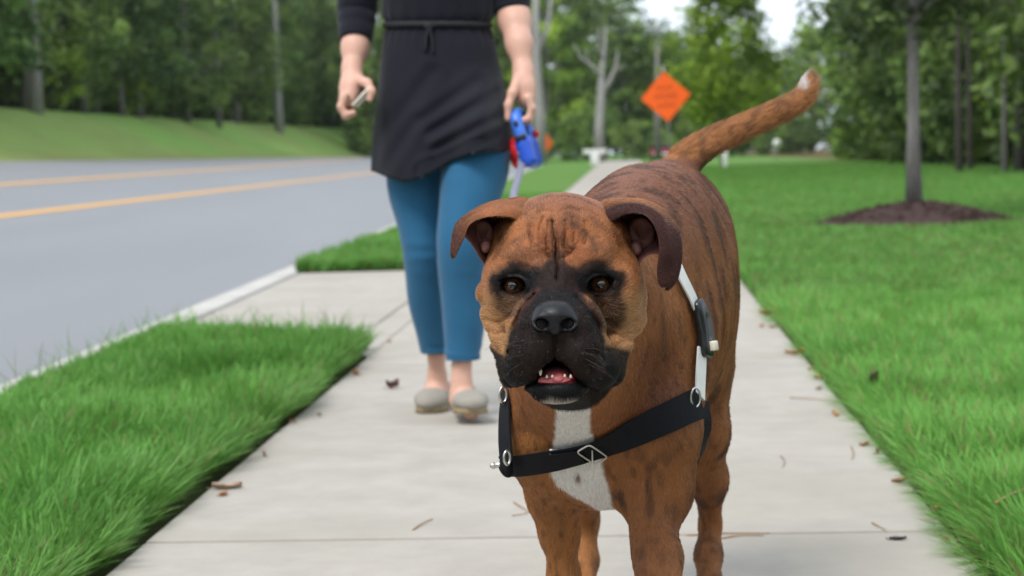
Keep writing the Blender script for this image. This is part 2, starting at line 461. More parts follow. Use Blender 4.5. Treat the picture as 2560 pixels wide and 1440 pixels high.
def concrete(name, base, stain=(.30, .27, .22)):
    t = NT(name); v = t.coord(); oi = t.n('ObjectInfo').outputs['Random']
    vv = t.n('VectorMath', operation='ADD'); t.l(v, vv.inputs[0]); cb = t.n('CombineXYZ'); t.l(t.math('MULTIPLY', oi, 40.0), cb.inputs['X']); t.l(cb.outputs[0], vv.inputs[1]); v = vv.outputs[0]
    fine = t.noise(v, 160, 5, .7); mid = t.noise(v, 7, 6, .65); big = t.noise(v, 1.4, 4); broom = t.noise(t.mapping(v, (1.5, 60, 1)), 3, 3, .6); pit = t.n('TexVoronoi'); pit.inputs['Scale'].default_value = 130; t.l(v, pit.inputs['Vector'])
    c = t.mix(t.ramp(mid, [(.35, (0, 0, 0)), (.65, (1, 1, 1))]), tuple(x * .88 for x in base), tuple(x * 1.07 for x in base)); c = t.mix(t.math('MULTIPLY', fine, .35), c, tuple(x * .72 for x in base))
    c = t.mix(t.ramp(big, [(.45, (0, 0, 0)), (.75, (.62, .62, .62))]), c, stain); c = t.mix(t.math('MULTIPLY', broom, .18), c, tuple(x * .75 for x in base))
    c = t.mix(t.ramp(pit.outputs['Distance'], [(.05, (.5, .5, .5)), (.12, (0, 0, 0))]), c, tuple(x * .6 for x in base))
    c = t.mix(t.math('MULTIPLY_ADD', oi, .08, 0.0), c, tuple(x * .78 for x in base))
    h = t.math('ADD', t.math('MULTIPLY', broom, .6), fine)
    t.set(Base_Color=c, Roughness=.88, Specular_IOR_Level=.25, Normal=t.bump(h, .35, .002)); return t.m
CONC = concrete('pavement_concrete', (.412, .378, .330)); CURB = concrete('kerb_concrete', (.52, .50, .465))
def slab(poly, zt, zb, mat, name, parent, bev=.006):
    import bmesh
    bm = bmesh.new(); vs = [bm.verts.new((x, y, zt)) for x, y in poly]; bm.faces.new(vs)
    r = bmesh.ops.extrude_face_region(bm, geom=bm.faces[:]); 
    for e in r['geom']:
        if isinstance(e, bmesh.types.BMVert): e.co.z = zb
    bmesh.ops.recalc_face_normals(bm, faces=bm.faces[:])
    ed = [e for e in bm.edges if all(abs(q.co.z - zt) < 1e-6 for q in e.verts)]
    bmesh.ops.bevel(bm, geom=ed, offset=bev, segments=2, affect='EDGES', profile=.5)
    me = bpy.data.meshes.new(name); bm.to_mesh(me); bm.free()
    return obj(name, me, mat, parent)
walk = empty('sidewalk'); tag(walk, kind='structure')
JOINTS = [.4, 1.85, 3.34, 4.79, 6.22, 7.92] + [7.92 + 1.47 * k for k in range(1, 30)]
gap = .0110
def edge(Yj, x): return Yj - .058 * (x - .03)           # joints run square to the path
for a, b in zip(JOINTS[:-1], JOINTS[1:]):
    pl = [(walk_l(a) + .0, edge(a, walk_l(a)) + gap), (walk_r(a), edge(a, walk_r(a)) + gap), (walk_r(b), edge(b, walk_r(b)) - gap), (walk_l(b), edge(b, walk_l(b)) - gap)]
    slab(pl, RNG.normal(0, .0012), -.095, CONC, 'slab', walk)
slab([(walk_l(-6), -6), (walk_r(-6), -6), (walk_r(.4), .38), (walk_l(.4), .39)], 0, -.095, CONC, 'slab', walk)
Y0 = JOINTS[-1]; yy = np.concatenate([[Y0 + .02], np.arange(Y0 + 5, 180, 5)])
vv_ = np.array([[f(y), y, 0.0] for y in yy for f in (walk_l, walk_r)]); ff_ = np.array([(2 * i, 2 * i + 1, 2 * i + 3, 2 * i + 2) for i in range(len(yy) - 1)])
tag(obj('distant_pavement', mesh_np('distant_pavement', vv_, ff_), CONC, walk), kind='stuff')
slab([(walk_l(Y0) , Y0 + .004), (walk_r(Y0), Y0 - .08), (walk_r(Y0 + .02), Y0 + .02), (walk_l(Y0 + .02), Y0 + .02)], -.004, -.09, CONC, 'slab', walk)
# crossing apron between kerb and path
for a, b, a2 in ((7.12, 9.35, 7.55), (9.36, 11.60, 9.36)):
    slab([(curb_x(a2) + CURBW + .012, a2), (walk_l(a) - .14, a), (walk_l(b) - .14, b - gap), (curb_x(b) + CURBW + .012, b - gap)], -.004, -.09, CONC, 'slab', walk)
for a, b in ((6.55, 7.95), (7.965, 9.7), (9.715, 11.6)):
    slab([(walk_l(a) - .128, a + .35 if a < 7 else a), (walk_l(a) - .006, a), (walk_l(b) - .006, b), (walk_l(b) - .128, b)], -.002, -.09, CONC, 'slab', walk)
kerb = empty('curb'); tag(kerb, kind='structure')
yk = list(np.arange(-6, 60, 3.0)) + list(np.arange(60, 180, 15.0))
for a, b in zip(yk[:-1], yk[1:]):
    slab([(curb_x(a), a + .004), (curb_x(a) + CURBW, a + .004), (curb_x(b) + CURBW, b - .004), (curb_x(b), b - .004)], .008, -.20, CURB, 'kerb_stone', kerb, .018)

# ---- mulch ring
def mulch_pts():
    th = np.linspace(0, 2 * pi, 48, endpoint=False); v = [(0, 0, .20)]; f = []
    for k, (r, z) in enumerate([(.15, .195), (.30, .17), (.50, .12), (.70, .066), (.88, .02), (1.04, -.03)]):
        for a in th:
            w_ = 1 + .07 * sin(3 * a + 1) + .05 * sin(7 * a); v.append((r * w_ * cos(a), r * w_ * sin(a), z + RNG.normal(0, .008)))
    n = 48
    for j in range(n): f.append((0, 1 + j, 1 + (j + 1) % n))
    for i in range(5):
        for j in range(n): a = 1 + i * n + j; b_ = 1 + i * n + (j + 1) % n; f.append((a, a + n, b_ + n, b_))
    return v, f
MUL = (3.42, 16.2)
t = NT('mulch_bark'); v = t.coord(); nz = t.noise(v, 24, 6, .75)
t.set(Base_Color=t.ramp(nz, [(.3, (.022, .010, .008)), (.6, (.068, .032, .025)), (.8, (.125, .062, .044))]), Roughness=.95, Normal=t.bump(nz, 1.0, .03)); MULCH = t.m
v_, f_ = mulch_pts(); b = MB(); b.raw(v_, f_)
for k in range(700):                                     # loose bark chips on the mound
    r = 1.0 * sqrt(RNG.random()); a = RNG.random() * 2 * pi; z = float(np.interp(r, [0, .15, .30, .50, .70, .88, 1.04], [.20, .195, .17, .12, .066, .02, -.03]))
    b.box((r * cos(a), r * sin(a), z + .006), (.05, .018, .008), np.array(Matrix.Rotation(RNG.random() * 6.3, 3, 'Z') @ Matrix.Rotation(RNG.normal(0, .5), 3, 'X') @ Matrix.Rotation(RNG.normal(0, .5), 3, 'Y')))
mo = b.build('mulch_mound', MULCH, None, smooth=False); mo.location = (MUL[0], MUL[1], float(ground_z(*MUL)))
tag(mo, 'round mound of dark brown bark mulch under the young lawn tree', 'mulch bed')

# ================================================================== GRASS (blades nobody could count)
t = NT('grass_blade'); c = t.attr('Col')
tr_ = t.n('BsdfTranslucent'); t.l(c, tr_.inputs['Color']); ms = t.n('MixShader'); ms.inputs[0].default_value = .38
t.set(Base_Color=c, Roughness=.45, Specular_IOR_Level=.28)
t.l(t.b.outputs[0], ms.inputs[1]); t.l(tr_.outputs[0], ms.inputs[2]); t.l(ms.outputs[0], t.out.inputs['Surface']); GRASS = t.m
def grass(name, x, y, z, L, W, lx, ly, seg, col):
    """x,y,z roots; L length, W width; (lx,ly) horizontal lean as a share of the length at the tip"""
    n = len(x); hd = RNG.random(n) * 2 * pi; wx, wy = np.cos(hd) * W / 2, np.sin(hd) * W / 2
    ts = np.linspace(0, 1, seg + 1); lean = np.hypot(lx, ly); up = 1 / np.sqrt(1 + lean**2)
    vs = []; 
    for k, tt in enumerate(ts):
        s_ = L * (tt); hx = x + lx * up * L * tt**1.8; hy = y + ly * up * L * tt**1.8; hz = z + L * up * (tt - .18 * lean * tt**2.5)
        hz = np.maximum(hz, .004 + z * 0)
        if k < seg:
            tp_ = 1 - .55 * tt**2; vs.append(np.stack([hx - wx * tp_, hy - wy * tp_, hz], 1)); vs.append(np.stack([hx + wx * tp_, hy + wy * tp_, hz], 1))
        else: vs.append(np.stack([hx, hy, hz], 1))
    K = 2 * seg + 1; V = np.stack(vs, 1).reshape(-1, 3); base = np.arange(n) * K
    fs4 = [np.stack([base + 2 * k, base + 2 * k + 1, base + 2 * k + 3, base + 2 * k + 2], 1) for k in range(seg - 1)]
    f3 = np.stack([base + 2 * seg - 2, base + 2 * seg - 1, base + 2 * seg], 1)
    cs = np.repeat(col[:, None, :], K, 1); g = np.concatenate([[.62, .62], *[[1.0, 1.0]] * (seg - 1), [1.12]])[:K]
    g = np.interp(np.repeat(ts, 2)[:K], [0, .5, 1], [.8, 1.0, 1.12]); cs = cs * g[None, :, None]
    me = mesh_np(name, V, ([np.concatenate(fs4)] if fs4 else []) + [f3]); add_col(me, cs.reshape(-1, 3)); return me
def gcol(n, p, dry=.05, warm=0.0):
    a = np.array([.088, .235, .038]); b_ = np.array([.178, .385, .080]); k = np.clip(vnoise(p, 2.3, 41) * .6 + RNG.random(n) * .6 - .1, 0, 1)[:, None]
    c = a * (1 - k) + b_ * k; c *= (.75 + .5 * RNG.random(n))[:, None]
    w_ = (vnoise(p, .8, 42)[:, None] * warm); c = c * (1 - w_) + np.array([.165, .300, .075]) * w_
    dm = RNG.random(n) < dry * (.3 + 1.4 * vnoise(p, 1.4, 43)); c[dm] = np.array([.26, .20, .09]) * (.6 + .6 * RNG.random(dm.sum()))[:, None]; return c
def scatter(n, y0, y1, fl, fr, power=1.0):
    u = RNG.random(n); y = y0 + (y1 - y0) * u**power; a, b_ = fl(y), fr(y); x = a + (b_ - a) * RNG.random(n); return x, y, np.stack([x, y, 0 * x], 1)
def lean_field(p, amt):
    a = vnoise(p, 5, 51) * 4 * pi + RNG.normal(0, .9, len(p)); m = amt * (.3 + 1.0 * RNG.random(len(p))); return np.cos(a) * m, np.sin(a) * m
# near verge between kerb and path
endY = lambda x: np.interp(x, [-1.45, -.5], [7.35, 6.72])
n = 120000; x, y, p = scatter(n, 2.35, 7.7, lambda y: np.maximum(curb_x(y) + CURBW - .02, -.285 * y - .55), lambda y: walk_l(y) - .030 + .03 * (vnoise(np.stack([y * 0, y, y * 0], 1), 3.1, 71) - .6), 1.15)
k = y < endY(x) + RNG.normal(0, .05, n); x, y, p = x[k], y[k], p[k]; n = len(x)
L = (.062 + .048 * RNG.random(n)) * (.70 + .6 * vnoise(p, 3.2, 44)) * np.where(RNG.random(n) < .04, 1.35, 1); lx, ly = lean_field(p, .55)
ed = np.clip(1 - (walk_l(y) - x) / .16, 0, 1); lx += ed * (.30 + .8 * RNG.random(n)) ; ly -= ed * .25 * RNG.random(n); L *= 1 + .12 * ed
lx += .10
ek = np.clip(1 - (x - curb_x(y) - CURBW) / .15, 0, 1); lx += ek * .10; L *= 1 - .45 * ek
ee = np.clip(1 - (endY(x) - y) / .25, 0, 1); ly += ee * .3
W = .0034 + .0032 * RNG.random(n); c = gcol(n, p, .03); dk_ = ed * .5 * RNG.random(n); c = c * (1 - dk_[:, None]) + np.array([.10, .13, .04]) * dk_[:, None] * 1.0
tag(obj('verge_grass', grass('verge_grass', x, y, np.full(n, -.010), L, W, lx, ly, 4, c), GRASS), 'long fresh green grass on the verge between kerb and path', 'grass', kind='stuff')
n = 260; y = 3.4 + 4.3 * RNG.random(n); x = curb_x(y) + CURBW + .02 + .22 * RNG.random(n)**2; k = y < endY(x); x, y = x[k], y[k]; p = np.stack([x, y, 0 * x], 1); n = len(x)
k2 = RNG.random(n) < .3; y[k2] = endY(x[k2]) - .05 * RNG.random(k2.sum()); x[k2] = curb_x(y[k2]) + .2 + .7 * RNG.random(k2.sum())
tag(obj('verge_grass', grass('verge_grass', x, y, np.full(n, -.01), .11 + .10 * RNG.random(n), .0026 + .0014 * RNG.random(n), *lean_field(p, .6), 4, gcol(n, p, .2, .4)), GRASS), 'sparse taller stalks along the kerb side of the verge', 'grass', kind='stuff')
# verge beyond the crossing
n = 42000; x, y, p = scatter(n, 11.62, 34, lambda y: curb_x(y) + CURBW - .02, lambda y: walk_l(y) - .004, 1.7)
L = (.07 + .07 * RNG.random(n)) * (.8 + .5 * vnoise(p, 2, 45)) * np.interp(y, [11, 15, 20], [1, .75, .38]); lx, ly = lean_field(p, .5); W = .006 + .0006 * y * RNG.random(n)
tag(obj('verge_grass', grass('verge_grass', x, y, np.full(n, -.01), L, W, lx, ly, 2, gcol(n, p, .04, .25)), GRASS), 'green grass strip beyond the concrete crossing', 'grass', kind='stuff')
# lawn right of the path: near, middle, far
n = 122000; x, y, p = scatter(n, 2.5, 8.5, lambda y: walk_r(y) + .006 + .04 * (vnoise(np.stack([y * 0, y, y * 0], 1), 2.7, 72) - .35), lambda y: .31 * y + .95, 1.25)
L = (.055 + .05 * RNG.random(n)) * (.7 + .6 * vnoise(p, 2.6, 46)); lx, ly = lean_field(p, .55); ed = np.clip(1 - (x - walk_r(y)) / .14, 0, 1)
lx -= ed * (.4 + .8 * RNG.random(n)); lx -= .1; W = .0028 + .0026 * RNG.random(n)
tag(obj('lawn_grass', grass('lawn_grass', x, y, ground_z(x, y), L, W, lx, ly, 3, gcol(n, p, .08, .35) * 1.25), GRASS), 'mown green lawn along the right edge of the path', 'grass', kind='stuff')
n = 140000; x, y, p = scatter(n, 8.4, 26, lambda y: walk_r(y) + .01, lambda y: .33 * y + 2.0, 1.5)
k = np.hypot(x - MUL[0], y - MUL[1]) > .97 + RNG.normal(0, .05, n); x, y, p = x[k], y[k], p[k]; n = len(x)
L = (.055 + .045 * RNG.random(n)) * (.7 + .6 * vnoise(p, 1.5, 47)); lx, ly = lean_field(p, .5); W = .006 + .0005 * y
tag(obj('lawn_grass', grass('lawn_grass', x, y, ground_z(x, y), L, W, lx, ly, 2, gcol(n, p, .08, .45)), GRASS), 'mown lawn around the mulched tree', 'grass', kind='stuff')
n = 60000; x, y, p = scatter(n, 26, 75, lambda y: walk_r(y) + .02, lambda y: 8.2 + .1 * y, 1.3)
L = (.06 + .05 * RNG.random(n)); lx, ly = lean_field(p, .4); W = .014 + .0004 * y
tag(obj('lawn_grass', grass('lawn_grass', x, y, ground_z(x, y), L, W, lx, ly, 1, gcol(n, p, .05, .5)), GRASS), 'distant lawn reaching to the right-hand woods', 'grass', kind='stuff')

# ================================================================== TREES
def leaf_mat(name, tint):
    t = NT(name); c = t.attr('Col'); oi = t.n('ObjectInfo').outputs['Random']
    c = t.mix(oi, t.mix(1.0, c, tuple(x * .55 for x in tint), 'MULTIPLY'), t.mix(1.0, c, tuple(min(1.9, x * 1.25) for x in tint), 'MULTIPLY'))
    tr_ = t.n('BsdfTranslucent'); t.l(c, tr_.inputs['Color']); ms = t.n('MixShader'); ms.inputs[0].default_value = .30
    t.set(Base_Color=c, Roughness=.5, Specular_IOR_Level=.3)
    t.l(t.b.outputs[0], ms.inputs[1]); t.l(tr_.outputs[0], ms.inputs[2]); t.l(ms.outputs[0], t.out.inputs['Surface']); return t.m
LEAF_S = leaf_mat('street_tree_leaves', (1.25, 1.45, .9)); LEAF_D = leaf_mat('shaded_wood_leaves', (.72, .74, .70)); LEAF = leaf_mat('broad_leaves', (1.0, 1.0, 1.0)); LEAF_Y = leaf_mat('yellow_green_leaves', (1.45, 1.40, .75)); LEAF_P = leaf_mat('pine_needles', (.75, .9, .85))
def bark(name, a, b):
    t = NT(name); v = t.coord(); nz = t.noise(t.mapping(v, (5, 5, .8)), 3.5, 6, .7)
    t.set(Base_Color=t.ramp(nz, [(.3, a), (.7, b)]), Roughness=.9, Normal=t.bump(nz, .8, .03)); return t.m
BARK = bark('grey_bark', (.085, .078, .072), (.25, .232, .22)); BARKP = bark('pale_bark', (.20, .19, .18), (.40, .385, .37)); BARKD = bark('dark_bark', (.030, .025, .022), (.085, .072, .062))
def leaves(centres, radii, per, size, rng, cols, up=.35):
    n = len(centres) * per; c = np.repeat(centres, per, 0); r = np.repeat(radii, per)
    d = rng.normal(0, 1, (n, 3)); d /= np.linalg.norm(d, axis=1)[:, None]; p = c + d * (r * rng.random(n)**.5)[:, None] * np.array([1, 1, .8])
    nn = d * .6 + rng.normal(0, .6, (n, 3)); nn[:, 2] += up; nn /= np.linalg.norm(nn, axis=1)[:, None]
    a = np.cross(nn, rng.normal(0, 1, (n, 3))); a /= np.linalg.norm(a, axis=1)[:, None]; b = np.cross(nn, a)
    s = size * (.6 + .8 * rng.random(n))[:, None]
    V = np.stack([p - a * s * .55, p + b * s * .30 + nn * s * .06, p + a * s * .55, p - b * s * .30 + nn * s * .06], 1).reshape(-1, 3)
    Q = np.arange(4 * n).reshape(-1, 4)
    k = (np.repeat(rng.random(len(centres))**1.5, per) * .8 + .2 * rng.random(n))[:, None]
    col = cols[0] * (1 - k) + cols[1] * k
    return V, Q, np.repeat(col, 4, 0)
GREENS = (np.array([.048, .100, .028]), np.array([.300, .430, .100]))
def crown_mesh(name, centres, radii, per, size, seed, cols=GREENS):
    V, Q, c = leaves(np.asarray(centres), np.asarray(radii), per, size, np.random.default_rng(seed), cols)
    me = mesh_np(name, V, Q, smooth=False); add_col(me, c); return me
def trunk_mesh(path, rad, limbs, n=10):
    b = MB(); b.tube(path, rad, n)
    for l, r in limbs: b.tube(l, r, 6)
    return b.mesh('trunk')
def tree_variant(seed, h, z0, R, ncl, per, size, shape, tr, cols=GREENS, low=1.0):
    """clumps fill an uneven crown between z0 and h; shape(t) gives the radius profile"""
    rng = np.random.default_rng(seed); bend = rng.normal(0, .25, 2)
    path = [(bend[0] * t_**2, bend[1] * t_**2, h * .93 * t_) for t_ in np.linspace(0, 1, 8)]; rad = tr * (1 - .85 * np.linspace(0, 1, 8)); rad[0] *= 1.35
    cs, rs, limbs = [], [], []
    for i in range(ncl):
        t_ = rng.random()**low; z = z0 + (h - z0) * t_; rr = R * shape(t_) * (.45 + .6 * rng.random()); a = rng.random() * 2 * pi
        c = np.array([bend[0] * (z / h)**2 + rr * cos(a), bend[1] * (z / h)**2 + rr * sin(a), z]); cs.append(c); rs.append(R * (.20 + .20 * rng.random()))
        if i % 3 == 0:
            zb = max(z0 * .6, z - rr * (.5 + .3 * rng.random())); s = np.array([bend[0] * (zb / h)**2, bend[1] * (zb / h)**2, zb]); r0 = max(.02, tr * .35 * (1 - zb / h) + .015)
            limbs.append(([s, s * .5 + c * .5 + [0, 0, .1 * rr], c], [r0, r0 * .6, r0 * .2]))
    return crown_mesh('crown', cs, rs, per, size, seed + 1, cols), trunk_mesh(path, rad, limbs)
full = lambda t_: .62 + .5 * sin(pi * min(1, t_ * .85 + .12))
ovoid = lambda t_: sqrt(max(.02, 1 - (2 * t_ - .95)**2)) 
conic = lambda t_: max(.10, min(1.0, .55 + 1.6 * t_) if t_ < .45 else 1.12 - 1.1 * (t_ - .35)**.8)
VAR = [tree_variant(100 + i, h, z0, R, 105, 62, .33, full, tr, GREENS, 1.25) for i, (h, z0, R, tr) in enumerate([(16, 1.2, 3.4, .20), (18, 2.0, 3.0, .22), (14.5, .6, 3.3, .17), (19, 2.4, 3.6, .24)])]
PINE = [tree_variant(140 + i, h, z0, 2.6, 60, 36, .38, full, .30, (np.array([.035, .080, .036]), np.array([.080, .140, .055]))) for i, (h, z0) in enumerate([(24, 13), (22, 11)])]
BUSH = [tree_variant(160 + i, h, .25, R, 46, 34, .22, ovoid, .05) for i, (h, R) in enumerate([(3.6, 1.7), (2.8, 1.5), (4.6, 1.8)])]
def plant(name, var, loc, s, rz, crown_mat, bark_mat, label, cat, group=None, lean=0, first={}):
    o = empty(name, loc); o.scale = (s, s, s) if not isinstance(s, tuple) else s; o.rotation_euler = (0, lean, rz)
    for nm, me, mt in (('crown', var[0], crown_mat), ('trunk', var[1], bark_mat)):
        if me is None: continue
        key = (id(me), mt.name)
        if key not in first:
            m2 = me if len(me.materials) == 0 else me.copy()
            if len(m2.materials): m2.materials[0] = mt
            else: m2.materials.append(mt)
            first[key] = m2
        link(bpy.data.objects.new(nm, first[key]), o)
    return tag(o, label, cat, group)
rg = np.random.default_rng(77)
# ---- woods along the top of the bank, left
GL = 'trees of the woods beyond the road'
Yc = 58.0; k = 0
while Yc < 262:
    for row in range(3):
        d = 25.6 + row * 5.0 + rg.normal(0, .8); y = Yc + rg.normal(0, 1.4) + row * 1.7; x = curb_x(y) - d
        if x < -.30 * y - 6 or x > .02 * y: continue
        v_ = VAR[rg.integers(0, 4)]; z = float(ground_z(x, y)) - .1
        plant('broadleaf_tree', v_, (x, y, z), float(.85 + .4 * rg.random()), rg.random() * 6.28, LEAF if rg.random() < .75 else LEAF_P, BARKD if rg.random() < .6 else BARK,
              ('leafy green tree in the front row of the woods above the grassy bank', 'leafy tree in the second row of the dark woods beyond the road', 'shaded tree deep in the dark woods beyond the road')[row], 'tree', GL)
    Yc += 4.6 + .012 * (Yc - 58)
for i in range(34):
    y = 60 + 185 * (i + .6 * rg.random()) / 34; d = 24.4 + rg.random() * 2.2; x = curb_x(y) - d
    if x < -.30 * y - 5: continue
    plant('bush', BUSH[rg.integers(0, 3)], (x, y, float(ground_z(x, y)) - .15), float(.7 + .55 * rg.random()), rg.random() * 6.28, LEAF if rg.random() < .7 else LEAF_Y, BARKD, 'low bush along the foot of the woods above the grassy bank', 'bush', 'bushes along the wood edge')
def at_bank(u, Y, d=None):
    q = P(u, 300, Y); return (q[0], Y, float(ground_z(q[0], Y)) - .1)
for u, Y, s, lab in ((697, 160, 1.05, 'tall bare grey pine trunk standing alone before the woods, left of the walker'), (92, 92, .95, 'thick grey pine trunk at the far left wood edge'), (72, 93.5, .75, 'slimmer pine trunk close beside the thick far left trunk'),
                     (548, 135, .62, 'thin grey pine trunk between the far left pair and the tall bare one'), (212, 104, .6, 'thin leaning pine trunk right of the far left pair'), (305, 112, .55, 'very thin dark pine trunk right of the leaning one')):
    plant('pine_tree', PINE[0 if s > .7 else 1], at_bank(u, Y), s, u, LEAF_P, BARKP if u in (697, 92, 72) else BARK, lab, 'tree', 'pine trunks at the left wood edge')
# ---- woods across the far end of the road and path
for i, (y, n_, u0, u1) in enumerate(((188, 16, 930, 2020), (206, 16, 930, 2060), (226, 16, 930, 2080))):
    for j in range(n_):
        u = u0 + (u1 - u0) * (j + rg.random() * .6) / n_; q = P(u, 385, y + rg.normal(0, 3))
        top = np.interp(u, [1200, 1420, 1540, 1600, 1700, 1760, 1900, 1990, 2080], [22, 20, 16, 13.2, 12.4, 11.6, 10.4, 10.4, 17]) * (.92 + .14 * rg.random())
        v_ = VAR[rg.integers(0, 4)]; hh = [16, 18, 14.5, 19][VAR.index(v_)]
        plant('broadleaf_tree', v_, (q[0], q[1], .3), (1.0, 1.0, top / hh), rg.random() * 6.28, LEAF if rg.random() < .8 else LEAF_Y, BARK,
              ('leafy tree in the front of the distant woods past the orange sign', 'leafy tree in the middle of the distant woods past the orange sign', 'leafy tree at the back of the distant woods past the orange sign')[i], 'tree', 'distant trees beyond the end of the path')
for i in range(16):
    u = 980 + 66 * i + rg.normal(0, 14); q = P(u, 385, 172 + rg.normal(0, 4))
    plant('bush', BUSH[rg.integers(0, 3)], (q[0], q[1], .2), float(.8 + .5 * rg.random()), rg.random() * 6, LEAF, BARKD, 'bush at the foot of the distant woods', 'bush', 'bushes before the distant woods')
def branching(path, rad, limbs):
    return trunk_mesh(path, rad, limbs, 10)
q = P(1497, 362, 128)
dead = branching([(0, 0, 0), (.05, 0, 2.4), (.25, 0, 4.6), (.30, .1, 6.0), (.55, .1, 7.6), (.6, 0, 9.0)], [.36, .32, .28, .2, .13, .05],
    [([(.22, 0, 4.4), (.8, .1, 5.3), (1.3, 0, 6.4), (1.4, 0, 7.3)], [.2, .16, .1, .04]), ([(.28, 0, 5.6), (-.4, 0, 6.5), (-1.1, .2, 7.0), (-1.5, .1, 7.9)], [.15, .11, .07, .03]), ([(.4, 0, 6.8), (.1, 0, 7.8), (.2, 0, 8.9)], [.1, .07, .03]), ([(-.5, 0, 6.55), (-.7, 0, 7.5)], [.07, .03]), ([(1.1, .05, 5.9), (1.9, 0, 6.4)], [.08, .03])])
plant('dead_tree', (None, dead), (q[0], q[1], .1), 1.0, 0, LEAF, BARKP, 'pale leafless forked tree before the distant woods, left of the orange sign', 'tree')
q = P(1349, 352, 118)
bare = branching([(0, 0, 0), (.05, 0, 3), (-.1, 0, 6), (-.05, .1, 8), (0, 0, 12)], [.40, .34, .30, .26, .1],
    [([(-.08, 0, 6.5), (.7, 0, 8.4), (1.0, 0, 10.5)], [.2, .14, .05]), ([(-.08, 0, 7.2), (-.7, 0, 9), (-.9, 0, 11)], [.18, .12, .04])])
plant('bare_tree', (None, bare), (q[0], q[1], .1), 1.0, 0, LEAF, BARKP, 'tall pale bare trunk rising just right of the leash hand', 'tree')
q = P(1645, 365, 150); pl = branching([(0, 0, 0), (0, 0, 4), (.1, 0, 9)], [.3, .25, .12], [])
plant('bare_tree', (None, pl), (q[0], q[1], .1), 1.0, 0, LEAF, BARK, 'grey trunk directly behind the orange sign', 'tree')
# ---- woods to the right of the lawn
GR = 'trees of the woods right of the lawn'
y = 36.0
while y < 112:
    for row in range(3):
        yy_ = y + rg.normal(0, 1.0) + row * 1.2; x = 9.3 + .088 * yy_ + max(0, yy_ - 60) * .065 + row * 4.2 + rg.normal(0, .6)
        if x > .30 * yy_ + 6: continue
        v_ = VAR[[2, 0, 1, 2][rg.integers(0, 4)]]
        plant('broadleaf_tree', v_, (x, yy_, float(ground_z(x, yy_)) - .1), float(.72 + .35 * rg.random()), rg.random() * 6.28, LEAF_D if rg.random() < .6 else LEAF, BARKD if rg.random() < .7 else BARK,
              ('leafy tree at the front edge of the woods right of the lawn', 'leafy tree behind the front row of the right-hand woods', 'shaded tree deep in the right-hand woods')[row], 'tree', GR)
    y += 3.4 + .018 * (y - 36)
for i in range(26):
    yy_ = 37 + 72 * ((i + .6 * rg.random()) / 26)**1.3; x = 8.6 + .089 * yy_ + rg.random() * 1.4
    plant('bush', BUSH[rg.integers(0, 3)], (x, yy_, float(ground_z(x, yy_)) - .1), float(.5 + .45 * rg.random()), rg.random() * 6.28, LEAF_Y if rg.random() < .5 else LEAF, BARKD, 'low bush along the edge of the right-hand woods', 'bush', 'bushes along the right wood edge')
for u, Y, s, lab, mt in ((2398, 43, .62, 'dark slim trunk behind and right of the mulched tree', BARKD), (2425, 45, .5, 'thin dark trunk touching the slim one behind the mulched tree', BARKD), (2512, 42, .5, 'pale slim trunk near the right edge of the photo', BARK), (2552, 41, .9, 'dark thick trunk at the right edge of the photo', BARKD)):
    q = P(u, 420, Y); plant('pine_tree', PINE[1], (q[0], Y, float(ground_z(q[0], Y)) - .1), (s * .42, s * .42, s), u, LEAF_P, mt, lab, 'tree')
# ---- street trees on the lawn
sy = tree_variant(301, 8.2, 2.1, 2.45, 160, 64, .21, conic, .10, (np.array([.16, .24, .03]), np.array([.42, .52, .08])))
q = P(1808, 395, 82); plant('street_tree', sy, (q[0], 82, float(ground_z(q[0], 82))), 1.0, .6, LEAF_S, BARK, 'round yellow-green street tree just right of the orange sign', 'tree')
sm = tree_variant(311, 5.2, 1.60, 1.25, 95, 60, .10, ovoid, .058, (np.array([.050, .085, .022]), np.array([.105, .150, .040])))
q = P(2285, 520, 16.2); plant('young_tree', sm, (q[0], 16.2, float(ground_z(q[0], 16.2)) + .12), 1.0, 0, LEAF, BARK, 'young tree with a thin grey trunk standing in the mulch mound', 'tree')
# ---- dense far woods behind all rows, one uncounted mass
cs, rs = [], []
for i in range(900):
    y = 70 + 190 * rg.random(); x = curb_x(y) - 42 - 14 * rg.random(); cs.append((x, y, float(ground_z(x, y)) + 1 + 13 * rg.random())); rs.append(2.2)
for i in range(420):
    y = 238 + 14 * rg.random(); x = -22 + 80 * rg.random(); cs.append((x, y, .5 + 11 * rg.random())); rs.append(2.4)
for i in range(650):
    y = 38 + 130 * rg.random(); x = 24 + .088 * y + 12 * rg.random(); cs.append((x, y, .5 + 13 * rg.random())); rs.append(2.2)
for i in range(520):                                     # unseen woods added behind the viewer to dim eye reflections and frontal light
    a = -pi / 2 + (rg.random() - .5) * 2.6; r_ = 26 + 14 * rg.random(); cs.append((r_ * cos(a), r_ * sin(a), .5 + 6 * rg.random())); rs.append(2.0)
for i in range(300):
    y = 150 + 90 * rg.random(); x = -28 + 26 * rg.random() + .0 * y; x = min(x, curb_x(y) - 30) if y < 190 else x; cs.append((x, y + 60, .5 + 14 * rg.random())); rs.append(2.3)
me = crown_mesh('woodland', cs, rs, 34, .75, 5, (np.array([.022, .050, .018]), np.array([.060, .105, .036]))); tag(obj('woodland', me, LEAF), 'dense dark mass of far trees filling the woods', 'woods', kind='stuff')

# ================================================================== THE DOG
HS = 2.06 / F                                            # metres per photograph pixel at the face
def hp(u, v, Y): return P(u, v, Y)
dog = empty('dog', (0.15, 2.5, 0.0))
tag(dog, 'brown brindle boxer dog with black muzzle walking towards the viewer', 'dog')
def dchild(o):
    o.parent = dog; o.matrix_parent_inverse = Matrix.Translation(-Vector((0.15, 2.5, 0.0))); return o

